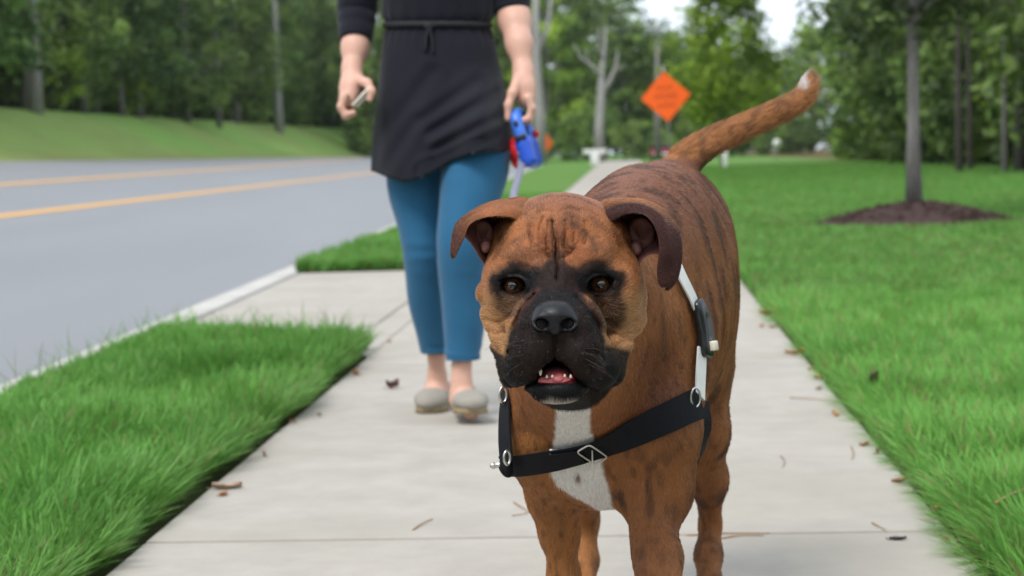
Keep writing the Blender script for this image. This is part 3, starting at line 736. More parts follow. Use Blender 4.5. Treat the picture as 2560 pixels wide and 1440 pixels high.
fx = np.concatenate([np.arange(-.06, -.045, .003), np.arange(-.045, .152, .0017), np.arange(.152, .50, .0045)])
fy = np.concatenate([np.arange(1.90, 2.12, .0017), np.arange(2.12, 2.24, .003), np.arange(2.24, 3.08, .005)])
fz = np.concatenate([np.arange(-.02, .39, .005), np.arange(.39, .655, .0017), np.arange(.655, .84, .004)])
D = Field(fx, fy, fz)
def E(u, v, Y, rx, ry, rz, k=.02, rot=None, op='add'):
    D.ell(hp(u, v, Y), (rx * HS, ry, rz * HS), k, rot, op)
def C(a, b, ra, rb=None, k=.02, op='add', sq=None):
    D.cap(hp(*a), hp(*b), ra, rb, k, op, sq)

# ---- trunk
D.ell(P(1600, 770, 2.52), (.116, .27, .172), .05, rotm('Z', radians(-14)))           # ribs
D.ell(P(1650, 640, 2.70), (.096, .20, .125), .05, rotm('Z', radians(-12)))           # loin, croup
D.ell(P(1656, 602, 2.80), (.092, .11, .112), .05)
D.ell(P(1503, 1005, 2.36), (.103, .100, .128), .045)                                  # fore chest
D.ell(P(1476, 1120, 2.35), (.062, .06, .062), .04)                                   # breastbone
C((1403, 690, 2.19), (1520, 860, 2.40), .082, .112, .05)                             # neck
C((1400, 850, 2.145), (1470, 1000, 2.33), .055, .085, .04)                            # throat
C((1580, 625, 2.38), (1625, 560, 2.55), .066, .076, .04)                             # withers
# ---- shoulders and forelegs
C((1655, 800, 2.44), (1634, 1085, 2.30), .055, .050, .045)
C((1634, 1085, 2.30), (1638, 1230, 2.31), .050, .041, .03)
C((1640, 1230, 2.30), (1634, 1340, 2.27), .041, .0238, .025)
D.chain([(P(1634, 1340, 2.27), .0238), (P(1645, 1395, 2.25), .0262), (P(1646, 1470, 2.22), .0230), (P(1650, 1560, 2.20), .0225),
         (P(1648, 1640, 2.18), .0250), (P(1648, 1720, 2.16), .0205)], .018)
C((1385, 860, 2.44), (1372, 1095, 2.34), .052, .047, .045)
C((1372, 1095, 2.34), (1384, 1240, 2.38), .047, .031, .03)
D.chain([(P(1384, 1240, 2.38), .0300), (P(1398, 1330, 2.39), .0220), (P(1410, 1440, 2.40), .0172), (P(1412, 1530, 2.42), .0215),
         (P(1412, 1600, 2.43), .0185)], .02)
# ---- hindquarters
D.ell(P(1738, 790, 2.72), (.052, .115, .135), .045, rotm('X', radians(-12)))
D.chain([(P(1748, 930, 2.68), .042), (P(1762, 1080, 2.68), .0300), (P(1772, 1200, 2.72), .0220), (P(1776, 1310, 2.76), .0150)], .03)
D.chain([(P(1776, 1310, 2.76), .0150), (P(1771, 1388, 2.74), .0190), (P(1774, 1460, 2.70), .0160), (P(1774, 1530, 2.66), .0170)], .012)
D.ell(P(1520, 830, 2.80), (.058, .115, .135), .045)
D.chain([(P(1500, 1000, 2.78), .050), (P(1470, 1180, 2.74), .030), (P(1464, 1300, 2.84), .017), (P(1462, 1400, 2.82), .0175),
         (P(1460, 1480, 2.76), .016)], .02)
# ---- paws
def paw(c, sc=1.0, yaw=0):
    c = np.array(c); R = rotm('Z', yaw)
    D.ell(c + R @ [0, .005, .026 * sc], (.030 * sc, .040 * sc, .026 * sc), .012)
    for i, a in enumerate((-.026, -.009, .009, .026)):
        l = .034 if abs(a) < .02 else .022
        D.ell(c + R @ [a * sc, -l * sc, .016 * sc], (.0105 * sc, .021 * sc, .0155 * sc), .004)
PR, PL, HR, HL = P(1648, 1720, 2.14), P(1412, 1600, 2.42), P(1774, 1530, 2.63), P(1460, 1480, 2.73)
for q, a in ((PR, 0), (PL, 0), (HR, 0), (HL, 0)):
    pz = (q[0], q[1] - .012, 0.0); paw(pz, 1.0, a)
    D.cap((q[0], q[1] + .004, q[2]), (q[0], q[1] - .008, .028), .0205, .022, .015)
# ---- tail
TAIL = [(1672, 455, 2.80, .027), (1712, 405, 2.82, .0225), (1770, 362, 2.84, .0190), (1850, 322, 2.86, .0160), (1930, 287, 2.88, .0150),
        (1992, 256, 2.89, .0135), (2020, 222, 2.90, .0115), (2022, 192, 2.90, .0070)]
tp = cr([P(u, v, y) for u, v, y, r in TAIL], 22); tr = np.interp(np.linspace(0, 7, 22), range(8), [t[3] for t in TAIL])
D.chain(list(zip(tp, tr)), .008)
# ---- head
E(1400, 632, 2.150, 168, .105, 128, .03)                                             # skull
E(1400, 582, 2.120, 104, .080, 92, .03); E(1328, 598, 2.140, 80, .070, 66, .03); E(1478, 598, 2.140, 80, .070, 66, .03)                                              # forehead
E(1291, 752, 2.115, 78, .076, 104, .022); E(1526, 750, 2.115, 78, .076, 104, .022)      # cheeks
E(1262, 700, 2.105, 50, .058, 66, .022); E(1550, 700, 2.105, 50, .058, 66, .022)        # cheekbones
E(1392, 690, 2.075, 128, .060, 70, .03)                                              # face between the eyes
E(1318, 640, 2.066, 52, .032, 36, .018, rotm('Y', .25)); E(1470, 638, 2.066, 52, .032, 36, .018, rotm('Y', -.25))   # brows
E(1284, 710, 2.067, 48, .036, 42, .010); E(1500, 707, 2.067, 48, .036, 42, .010); E(1284, 690, 2.056, 40, .016, 14, .010); E(1500, 687, 2.056, 40, .016, 14, .010)      # eyeball bulges
C((1388, 700, 2.045), (1387, 770, 1.988), 44 * HS, 50 * HS, .018)                     # bridge of the nose
E(1388, 835, 2.012, 112, .066, 84, .018)                                             # muzzle
E(1330, 868, 1.988, 66, .052, 80, .012); E(1447, 868, 1.988, 70, .052, 82, .012)      # lip cushions
E(1302, 915, 1.998, 42, .046, 52, .010, rotm('Y', .2)); E(1494, 912, 1.998, 54, .048, 58, .010, rotm('Y', -.2))
E(1345, 805, 1.975, 44, .035, 48, .012); E(1432, 805, 1.975, 46, .035, 48, .012); E(1389, 794, 1.996, 102, .046, 58, .014)
C((1228, 790, 2.095), (1250, 858, 2.065), 24 * HS, 20 * HS, .015); C((1590, 800, 2.095), (1550, 858, 2.065), 24 * HS, 26 * HS, .015)
C((1250, 858, 2.065), (1276, 942, 2.030), 20 * HS, 26 * HS, .012)                     # hanging lip corners
C((1548, 858, 2.065), (1530, 935, 2.035), 26 * HS, 30 * HS, .012)
E(1394, 960, 1.998, 80, .046, 38, .008); E(1394, 985, 1.975, 52, .020, 18, .008)                                              # lower jaw
E(1394, 925, 2.052, 88, .055, 52, .02)
E(1202, 733, 2.100, 11, .010, 17, .010); E(1602, 745, 2.100, 10, .010, 20, .010)      # cheek warts
# mouth, eye openings, seat of the nose
E(1388, 938, 1.950, 45, .062, 18, .006, op='sub')
E(1390, 922, 1.945, 24, .055, 16, .008, op='sub')
EYES = [(1284, 713, 2.0595), (1499, 710, 2.0595)]
for i, (u, v, y) in enumerate(EYES):
    E(u, v + 2, y - .022, 32, .026, 21.5, .004, op='sub')
    sgn = -1 if i == 0 else 1
    C((u, v, y - .026), (u + sgn * 30, v - 2, y - .016), .0045, .002, .004, 'sub')
    C((u, v + 4, y - .026), (u - sgn * 34, v + 16, y - .020), .0026, .0012, .004, 'sub')
# ---- folds: grooves and ridges across the front of the head
sl = D.sub((-.1, 1.85, .38), (.2, 2.17, .67)); X, Y_, Z = D.grid(sl)
Z = Z - H; dt = lambda a: X * a[0] + Y_ * a[1] + Z * a[2]
fw = dt(_FW); UU = 1280 + F * dt(_RT) / fw; VV = 720 - F * dt(_UP) / fw
UU, VV = np.broadcast_arrays(UU, VV)
def fold(poly, wd, depth):
    xs = [p[0] for p in poly]; ys = [p[1] for p in poly]
    m = (UU > min(xs) - 3 * wd) & (UU < max(xs) + 3 * wd) & (VV > min(ys) - 3 * wd) & (VV < max(ys) + 3 * wd) & (D.S[sl] < .03) & (D.S[sl] > -.03)
    S = D.S[sl]
    dd = seg_dist(UU[m], VV[m], poly); S[m] += depth * np.exp(-(dd / wd)**2).astype(np.float32)
FOLDS = [
 ([(1382, 556), (1384, 580), (1391, 606), (1389, 640), (1394, 668), (1391, 700)], 4.2, .0062), ([(1358, 546), (1350, 566), (1349, 590), (1354, 612)], 4.4, .0034),
 ([(1369, 556), (1370, 584), (1366, 610), (1372, 644)], 3.6, .0036), ([(1412, 556), (1415, 584), (1410, 610), (1418, 636)], 4.0, .0038),
 ([(1430, 546), (1436, 572), (1432, 604)], 4.4, .0030), ([(1330, 566), (1324, 590), (1334, 618)], 4.6, .0026), ([(1460, 556), (1470, 584), (1462, 612)], 4.6, .0026),
 ([(1340, 536), (1362, 528), (1384, 532)], 4.2, .0020), ([(1398, 530), (1424, 524), (1446, 530)], 4.2, .0020), ([(1300, 548), (1318, 536), (1336, 526)], 4.8, .0014), ([(1450, 526), (1476, 532), (1500, 548)], 4.8, .0014),
 ([(1396, 600), (1404, 612), (1400, 630)], 3.6, .0010), ([(1346, 618), (1356, 636), (1372, 646)], 4.4, .0022), ([(1440, 612), (1428, 634), (1412, 646)], 4.4, .0022),
 ([(1373, 575), (1377, 625)], 5, -.0020), ([(1401, 575), (1403, 640)], 5, -.0020), ([(1352, 585), (1355, 620)], 5, -.0020), ([(1428, 570), (1429, 615)], 5, -.0020),
 # stop and the folds beside the nose bridge
 ([(1338, 738), (1318, 756), (1292, 800), (1276, 850), (1270, 905)], 7, .0030), ([(1440, 742), (1462, 762), (1494, 812), (1508, 860), (1512, 900)], 7, .0030),
 ([(1336, 716), (1300, 765), (1270, 812)], 9, -.0018), ([(1448, 720), (1490, 775), (1520, 822)], 9, -.0018),
 ([(1344, 690), (1360, 704), (1370, 730)], 9, .0012), ([(1432, 690), (1420, 704), (1408, 730)], 9, .0012),
 # lids and bags under the eyes
 ([(1252, 726), (1272, 742), (1300, 742), (1322, 730)], 5, .0016), ([(1468, 728), (1488, 742), (1512, 740), (1530, 724)], 5, .0016),
 ([(1250, 702), (1270, 686), (1298, 684), (1322, 698)], 5, .0018), ([(1462, 698), (1486, 682), (1514, 684), (1534, 700)], 5, .0018),
 # cheek wrinkles
 ([(1212, 800), (1240, 806), (1268, 796), (1288, 778)], 5, .0018), ([(1222, 830), (1240, 836), (1262, 832)], 5, .0015),
 ([(1520, 800), (1548, 820), (1586, 800)], 5, .0020), ([(1520, 830), (1556, 842), (1590, 828)], 6, .0020),
 ([(1206, 846), (1232, 858), (1250, 880)], 8, .0028), ([(1598, 846), (1560, 852), (1526, 875)], 8, .0030),
 # philtrum, lips
 ([(1387, 838), (1386, 905)], 5, .0030), ([(1308, 830), (1300, 880), (1306, 930)], 10, .0016), ([(1476, 830), (1488, 880), (1478, 930)], 10, .0018),
 ([(1470, 880), (1500, 884), (1520, 900)], 8, .0016), ([(1300, 862), (1276, 880)], 8, .0014),
 ([(1300, 968), (1330, 958), (1350, 945)], 5, .0030), ([(1490, 972), (1460, 960), (1438, 945)], 5, .0030),
]
for a in FOLDS: fold(*a)
V, Q = D.nets(); del D.S
V = relax(V, Q, 3, .5)
N = vnormals(V, Q)
U_, V_ = proj(V)
front = (V[:, 1] < 2.17) & (V[:, 2] > .38)               # the head
# ---- coat markings
def srgb(r, g, b): return np.array([((c / 255 + .055) / 1.055)**2.4 if c > 10 else c / 255 / 12.92 for c in (r, g, b)])
FAWN = srgb(166, 107, 66); GOLD = srgb(176, 132, 88); RUST = srgb(150, 78, 36); BROWN = srgb(98, 60, 42); BLACK = srgb(15, 14, 16); DARK = srgb(42, 29, 25); WHITE = srgb(238, 234, 230)
n1, n2, n3 = vnoise(V, 60, 1), vnoise(V, 160, 2), vnoise(V, 22, 3)
wob = (n1 - .5) * 26 + (n2 - .5) * 14
col = np.tile(FAWN, (len(V), 1))
def paint(m, c): 
    global col
    m = np.clip(m, 0, 1)[:, None]; col = col * (1 - m) + np.asarray(c) * m
# body: warm brown, darker on the back and flank, paler towards the legs
body = smooth01(V[:, 1], 2.16, 2.26)
paint(body * .9, srgb(148, 96, 55)); paint(body * smooth01(n3, .40, .8) * .4, srgb(118, 72, 44)); paint(body * smooth01(U_, 1480, 1560) * smooth01(1720 - U_, 0, 60) * smooth01(V_, 820, 900) * smooth01(1130 - V_, 0, 80) * (V[:, 1] < 2.5) * .80, srgb(104, 58, 34))
paint(body * smooth01(V[:, 2], .50, .62) * .75, srgb(126, 84, 68))
def streak(p, a, b, c, s, seed): return vnoise(np.stack([p[:, 0] * a, p[:, 1] * b, p[:, 2] * c], 1), s, seed)
tz = smooth01(V[:, 1], 2.26, 2.36)
st = streak(V, 1.0, 1.5, .30, 40, 5); st2 = streak(V, 1.3, 2.0, .25, 64, 6)
paint(body * (V[:, 2] < .69) * np.maximum(smooth01(st, .58, .74), smooth01(st2, .66, .8) * .8) * (.28 + .34 * tz), srgb(46, 33, 30))
tl = (V[:, 2] > .66) | (V[:, 0] > .315) & (V[:, 2] > .6)
paint(tl * .85, srgb(164, 108, 60)); paint(tl * smooth01(streak(V, 1, 1, 1, 110, 9), .52, .75) * .6, srgb(84, 52, 36))
paint((V[:, 2] > .70) * smooth01(2024 - U_ + wob * .3, 0, 14) * smooth01(226 - V_ + wob * .3, 0, 14), srgb(205, 200, 196))
paint(body * (V[:, 2] < .34) * .6 * smooth01(1560 - U_, 0, 80), srgb(176, 118, 66)); st3 = streak(V, 1.2, 1.2, .42, 75, 12); paint(body * (V[:, 1] < 2.5) * smooth01(U_, 1480, 1560) * smooth01(V_, 1080, 1180) * smooth01(st3, .54, .76) * .5, srgb(62, 42, 33)); paint(body * (V[:, 1] < 2.5) * smooth01(vnoise(V * [1, 1, .5], 130, 14), .62, .8) * (V_ > 700) * .5, srgb(70, 46, 34)); paint(body * (V[:, 2] < .5) * (V[:, 1] > 2.5) * smooth01(st3, .5, .75) * .42, srgb(66, 44, 32)); 
ff = body * (V[:, 1] < 2.45)
# white chest: a narrow stripe that widens to a blaze between the forelegs
wl = np.interp(V_, [990, 1060, 1140, 1180, 1215, 1245, 1275], [1390, 1388, 1380, 1372, 1392, 1440, 1492]) + wob * .35
wr = np.interp(V_, [990, 1060, 1140, 1180, 1215, 1245, 1285, 1300], [1472, 1474, 1502, 1512, 1520, 1528, 1536, 1530]) + wob * .35
nose_f = N[:, 1] < .3
wm = smooth01(U_ - wl, -5, 6) * smooth01(wr - U_, -5, 6) * (V_ > 985) * (V_ < 1290 + wob) * (V[:, 1] < 2.40) * (V[:, 1] > 2.06) * nose_f
paint(wm, WHITE); paint(wm * np.exp(-((U_ - 1445) / 7)**2 - ((V_ - 1196) / 11)**2), BROWN)
# head: fawn, golden cheeks, rusty frown, sooty streaks, shade painted into the furrows
hd = front * 1.0
paint(hd * smooth01(V_, 700, 760) * np.maximum(smooth01(1310 - U_, 0, 50), smooth01(U_ - 1480, 0, 50)) * .85, GOLD)
paint(hd * np.exp(-((U_ - 1392) / 80)**2 - ((V_ - 620) / 62)**2) * .75, RUST)
paint(hd * smooth01(570 - V_, 0, 70) * .62, srgb(132, 82, 64))
paint(hd * smooth01(n1, .56, .76) * (V_ < 670) * .50, srgb(70, 44, 30)); paint(hd * smooth01(vnoise(V * [1, 1, .6], 95, 17), .55, .75) * (V_ < 690) * .38, srgb(84, 50, 34))
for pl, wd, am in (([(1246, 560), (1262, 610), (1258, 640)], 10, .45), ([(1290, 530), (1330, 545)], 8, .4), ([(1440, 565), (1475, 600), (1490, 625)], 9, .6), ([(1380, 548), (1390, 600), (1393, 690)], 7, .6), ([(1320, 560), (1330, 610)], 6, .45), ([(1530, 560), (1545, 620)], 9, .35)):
    paint(hd * np.exp(-(seg_dist(U_ + wob * .5, V_, pl) / wd)**2) * am, srgb(48, 32, 26))  # coat streaks; lines along the furrows also paint in crease shade
dk = lambda u, v, a, b, s=1.0, c=BLACK, t=0: paint(hd * s * smooth01(1.25 - np.sqrt(((((U_ - u) * cos(t) + (V_ - v) * sin(t))) / a)**2 + ((-(U_ - u) * sin(t) + (V_ - v) * cos(t)) / b)**2) + wob * .012, 0, .5), c)
dk(1392, 716, 84, 54, .80, DARK); dk(1392, 722, 66, 56, .80, BLACK); dk(1392, 680, 26, 50, .8, DARK)
dk(1284, 710, 60, 40, .98); dk(1500, 707, 60, 40, .98)                               # eye rings
dk(1312, 680, 38, 22, .72, BLACK, .35); dk(1476, 676, 38, 24, .78, BLACK, -.35)         # brows
dk(1250, 700, 26, 12, .7); dk(1540, 690, 26, 14, .8)
dk(1285, 760, 46, 34, .75, srgb(54, 38, 30)); dk(1512, 770, 46, 58, .85, DARK)
mz = np.minimum(smooth01(U_ - np.interp(V_, [700, 740, 780, 830, 880, 940, 1000], [1346, 1322, 1296, 1274, 1264, 1262, 1290]) - wob * .3, -6, 8),
                smooth01(np.interp(V_, [700, 740, 780, 830, 880, 940, 1000], [1432, 1456, 1488, 1510, 1518, 1552, 1520]) - U_ - wob * .3, -6, 8)) * smooth01(V_, 706, 745)
paint(hd * mz * .97, BLACK)
paint(hd * np.exp(-(seg_dist(U_, V_, [(1346, 726), (1306, 775), (1284, 816)]) / 6)**2) * .50, srgb(96, 58, 48))
paint(hd * np.exp(-(seg_dist(U_, V_, [(1438, 726), (1480, 775), (1505, 816)]) / 5)**2) * .35, srgb(80, 50, 42))
lipc = np.maximum(smooth01(V_ - np.clip(U_ - 1222, 0, 60) * .8 + wob * .4, 846, 864) * (U_ < 1285), smooth01(V_ + (1600 - U_) * .25, 872, 894) * (U_ > 1512) * (V[:, 1] < 2.085))
paint(hd * lipc * (V[:, 1] < 2.10) * .96, BLACK)
paint(hd * smooth01(V_, 944, 952) * (V[:, 1] < 2.02) * smooth01(96 - np.abs(U_ - 1394), -6, 4) * .96, BLACK); paint(hd * smooth01(V_, 944, 952) * (V[:, 1] < 2.035) * smooth01(128 - np.abs(U_ - 1394), -6, 4) * (V_ < 985) * .96, BLACK)                                # lower lip
chin = hd * (V[:, 1] < 2.03) * smooth01(V_ + np.abs(U_ - 1392) * -.10 + wob * .5, 986, 1000) * (np.abs(U_ - 1392) < 84)
paint(chin * .85, srgb(205, 200, 196))
mouth = (np.abs(U_ - 1392) < 47) & (np.abs(V_ - 932) < 27) & (V[:, 1] > 1.952) & (V[:, 1] < 2.03)
paint(mouth * 1.0, srgb(92, 30, 34))
paint(hd * (V_ > 905) * (V_ < 960) * (np.abs(U_ - 1392) < 60) * np.exp(-((V_ - 952) / 6)**2) * (V[:, 1] < 1.975) * .0, BLACK)
# bare skin (no fur): lids, mouth, nose seat
bare = np.zeros(len(V))
for u, v, y in EYES: bare = np.maximum(bare, (np.hypot((U_ - u) / 36, (V_ - v) / 27) < 1) * hd)
bare = np.maximum(bare, mouth); bare = np.maximum(bare, hd * (np.hypot((U_ - 1387) / 58, (V_ - 798) / 46) < 1))
bare = np.maximum(bare, hd * (np.abs(V_ - 962) < 12) * (np.abs(U_ - 1392) < 70) * (V[:, 1] < 1.975))
gl = np.maximum(bare, hd * mz * .35)
me = mesh_np('dog_body', V, Q)
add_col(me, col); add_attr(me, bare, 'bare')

t = NT('dog_skin'); c = t.attr('Col'); bz = t.attr('bare', 'Fac'); v = t.coord()
nz = t.noise(v, 420, 4); nf = t.noise(t.mapping(v, (1, .45, .28)), 300, 3)
cc = t.mix(nf, t.mix(.75, c, (0, 0, 0, 1)), c); cc = t.mix(.35, cc, c)
t.set(Base_Color=cc, Roughness=t.math('MULTIPLY_ADD', bz, -.10, .62), Specular_IOR_Level=.20, Normal=t.bump(t.math('ADD', nz, nf), .35, .0025))
t.b.inputs['Sheen Weight'].default_value = .0; t.b.inputs['Sheen Roughness'].default_value = .4
DOG_SKIN = t.m
dog_body = dchild(obj('body', me, DOG_SKIN))
DOG_BVH = BVHTree.FromPolygons([tuple(p) for p in V.astype(float)], [tuple(q) for q in Q.tolist()])

# ---- eyes
t = NT('dog_eye'); sep = t.n('SeparateXYZ'); t.l(t.coord('Object'), sep.inputs[0])
rr = t.math('SQRT', t.math('ADD', t.math('POWER', sep.outputs['X'], 2.0), t.math('POWER', sep.outputs['Z'], 2.0)))
rad = t.noise(t.coord('Object'), 900, 2)
r2 = t.math('MULTIPLY_ADD', rad, .0012, rr)
c = t.ramp(t.math('DIVIDE', r2, .0160), [(0, (.004, .003, .003)), (.30, (.004, .003, .003)), (.37, (.088, .033, .012)), (.56, (.052, .019, .008)), (.66, (.014, .007, .004)), (.74, (.010, .007, .007)), (1, (.18, .15, .15))])
t.set(Base_Color=c, Roughness=.04, Specular_IOR_Level=1.0, Coat_Weight=0.0); EYE = t.m
for u, v, y in EYES:
    b = MB().ball((0, 0, 0), .0152, 32, 24); b.ball((0, -.0050, 0), .0112, 24, 16)
    e = b.build('eye', EYE); e.location = tuple(P(u, v, y)); dchild(e)

# ---- nose pad
NS = .9e-3
nc = P(1387, 797, 1.9465)
fn = Field(np.arange(nc[0] - .034, nc[0] + .034, NS), np.arange(1.915, 1.985, NS), np.arange(nc[2] - .03, nc[2] + .03, NS))
def NE(u, v, Y, rx, ry, rz, k=.006, rot=None, op='add'): fn.ell(P(u, v, Y), (rx * HS, ry, rz * HS), k, rot, op)
NE(1387, 788, 1.950, 50, .020, 33); NE(1350, 806, 1.950, 23, .020, 26); NE(1424, 806, 1.950, 23, .020, 26); NE(1387, 815, 1.948, 22, .018, 24, .006)
NE(1387, 772, 1.958, 44, .020, 20)
NE(1355, 811, 1.926, 18, .020, 14, .003, rotm('Y', .35), 'sub'); NE(1420, 811, 1.926, 18, .020, 14, .003, rotm('Y', -.35), 'sub')
fn.cap(P(1348, 813, 1.928), P(1328, 806, 1.936), 6 * HS, 3 * HS, .003, 'sub'); fn.cap(P(1427, 813, 1.928), P(1447, 806, 1.936), 6 * HS, 3 * HS, .003, 'sub')
fn.cap(P(1387, 815, 1.929), P(1386, 848, 1.932), 2.2 * HS, 2.6 * HS, .004, 'sub')
nv, nq = fn.nets(); nv = relax(nv, nq, 2, .5)
t = NT('dog_nose'); v = t.coord(); vo = t.n('TexVoronoi', feature='DISTANCE_TO_EDGE'); vo.inputs['Scale'].default_value = 520; t.l(v, vo.inputs['Vector'])
t.set(Base_Color=t.mix(t.noise(v, 200, 3), (.004, .004, .005), (.011, .011, .013)), Roughness=.32, Specular_IOR_Level=.30, Normal=t.bump(t.math('MINIMUM', vo.outputs['Distance'], .12), .5, .0012)); NOSE = t.m
dchild(obj('nose', mesh_np('nose', nv, nq), NOSE))

# ---- tongue, gum, teeth
PINK = plain('tongue_pink', tuple(srgb(196, 104, 108)), .32, .15, 260, .3, Subsurface_Weight=.15, Subsurface_Radius=(.004, .002, .001))
TOOTH = plain('tooth_enamel', tuple(srgb(205, 192, 168)), .25, .06, 200)
b = MB(); b.ball(P(1391, 940, 1.990), (37 * HS, .034, 22 * HS), 24, 14)
dchild(b.build('tongue', PINK))
b = MB(); pts = [P(1350 + i * 9, 951 + 3.0 * (1 - ((i - 4.5) / 4.5)**2), 1.962 + .006 * ((i - 4.5) / 4.5)**2) for i in range(10)]
b.tube(pts, 9.5 * HS, 10); dchild(b.build('gum', PINK))
for u, v, hh, rr_, y, up in ((1351, 932, 13, 4.6, 1.957, 0), (1367, 941, 7, 3.6, 1.9555, 1), (1381, 940, 6, 3.4, 1.9540, 1), (1412, 939, 7, 3.4, 1.9540, 1), (1427, 940, 8, 3.8, 1.9555, 1)):
    a, c_ = P(u, v + hh * .6, y), P(u, v - hh * .6, y)
    if not up: a, c_ = c_, a
    b = MB(); b.tube([a, a * .55 + c_ * .45, a * .2 + c_ * .8, c_], np.array([1, .95, .62, .15]) * rr_ * HS, 10)
    dchild(b.build('tooth', TOOTH))

# ---- ears: folded sheets with thickness
t = NT('ear_skin'); c = t.attr('Col'); v = t.coord(); nz = t.noise(v, 500, 4)
t.set(Base_Color=t.mix(nz, t.mix(.4, c, (0, 0, 0, 1)), c), Roughness=.6, Normal=t.bump(nz, .3, .002), Specular_IOR_Level=.15); EAR = t.m
def ear(rows, th, label, flip=1):
    nu, nv_ = 46, 40
    rows = [[P(*p) for p in r] for r in rows]
    A = np.array([cr(r, nu) for r in rows]); B = np.array([cr(A[:, j], nv_) for j in range(nu)]).transpose(1, 0, 2)   # (nv_,nu,3)
    B = B + 0
    du = np.gradient(B, axis=1); dv = np.gradient(B, axis=0); nn = np.cross(du, dv); nn /= np.linalg.norm(nn, axis=2)[..., None] + 1e-9
    prof = np.sqrt(np.clip(1 - (np.linspace(-1, 1, nu)[None, :])**8, 0, 1)) * np.sqrt(np.clip(1 - (np.linspace(0, 1, nv_)[:, None])**10, 0, 1)) + .08
    out_ = B + nn * (th / 2 * prof)[..., None] * flip; inn = B - nn * (th / 2 * prof)[..., None] * flip
    v = np.concatenate([out_.reshape(-1, 3), inn.reshape(-1, 3)]); M = nu * nv_; f = []
    for i in range(nv_ - 1):
        for j in range(nu - 1):
            a = i * nu + j; f.append((a, a + 1, a + nu + 1, a + nu)); f.append((M + a, M + a + nu, M + a + nu + 1, M + a + 1))
    rim = [j for j in range(nu)] + [i * nu + nu - 1 for i in range(1, nv_)] + [(nv_ - 1) * nu + j for j in range(nu - 2, -1, -1)] + [i * nu for i in range(nv_ - 2, 0, -1)]
    for a, b_ in zip(rim, rim[1:] + rim[:1]): f.append((a, M + a, M + b_, b_))
    f = np.array(f); 
    v = relax(v, f, 2, .4)
    return v, f, nu, nv_
def ear_obj(rows, th, cols, flip=1):
    v, f, nu, nv_ = ear(rows, th, '', flip)
    j = np.tile(np.linspace(0, 1, nu), nv_); i = np.repeat(np.linspace(0, 1, nv_), nu)
    nzs = vnoise(v, 90, 21)
    outer, inner = cols
    co = np.concatenate([outer(i, j), inner(i, j)]); co = co * (.75 + .5 * nzs[:, None])
    me = mesh_np('ear', v, f); add_col(me, co); return dchild(obj('ear', me, EAR)), v, f, co
lp = lambda a, b, t: a * (1 - t[:, None]) + b * t[:, None]
e_out = lambda i, j: lp(np.tile(srgb(146, 92, 58), (len(i), 1)), np.tile(srgb(82, 52, 42), (len(i), 1)), smooth01(i, .35, .85))
e_in = lambda i, j: lp(lp(np.tile(srgb(150, 104, 96), (len(i), 1)), np.tile(srgb(72, 50, 46), (len(i), 1)), smooth01(j, .5, .75)), np.tile(srgb(70, 46, 40), (len(i), 1)), smooth01(i, .6, .9))
r_out = lambda i, j: lp(np.tile(srgb(140, 90, 55), (len(i), 1)), np.tile(srgb(66, 40, 36), (len(i), 1)), np.maximum(smooth01(i, .30, .6), smooth01(j, .72, .8)))
# image-left ear: back edge, cup, fold, front edge of the hanging flap
LE = [[(1262, 660, 2.120), (1290, 640, 2.150), (1310, 580, 2.160), (1350, 545, 2.140), (1340, 560, 2.100), (1325, 570, 2.090)],
      [(1222, 668, 2.120), (1248, 640, 2.165), (1270, 560, 2.175), (1315, 500, 2.150), (1300, 522, 2.095), (1290, 548, 2.080)],
      [(1204, 650, 2.112), (1215, 610, 2.158), (1228, 555, 2.165), (1272, 501, 2.140), (1262, 520, 2.090), (1252, 540, 2.072)],
      [(1184, 618, 2.108), (1194, 585, 2.140), (1204, 550, 2.150), (1226, 509, 2.128), (1216, 528, 2.086), (1206, 545, 2.068)],
      [(1166, 596, 2.100), (1170, 575, 2.120), (1174, 555, 2.128), (1186, 527, 2.112), (1180, 545, 2.080), (1174, 562, 2.066)],
      [(1154, 590, 2.090), (1152, 578, 2.098), (1150, 566, 2.102), (1149, 554, 2.096), (1153, 572, 2.078), (1160, 596, 2.066)],
      [(1143, 610, 2.080), (1138, 602, 2.084), (1136, 592, 2.084), (1135, 584, 2.080), (1141, 600, 2.072), (1150, 618, 2.066)],
      [(1131, 648, 2.070), (1129, 645, 2.071), (1127, 640, 2.071), (1127, 636, 2.070), (1131, 642, 2.068), (1137, 646, 2.066)]]
LEAR = ear_obj(LE, .0030, (e_out, e_in), -1)
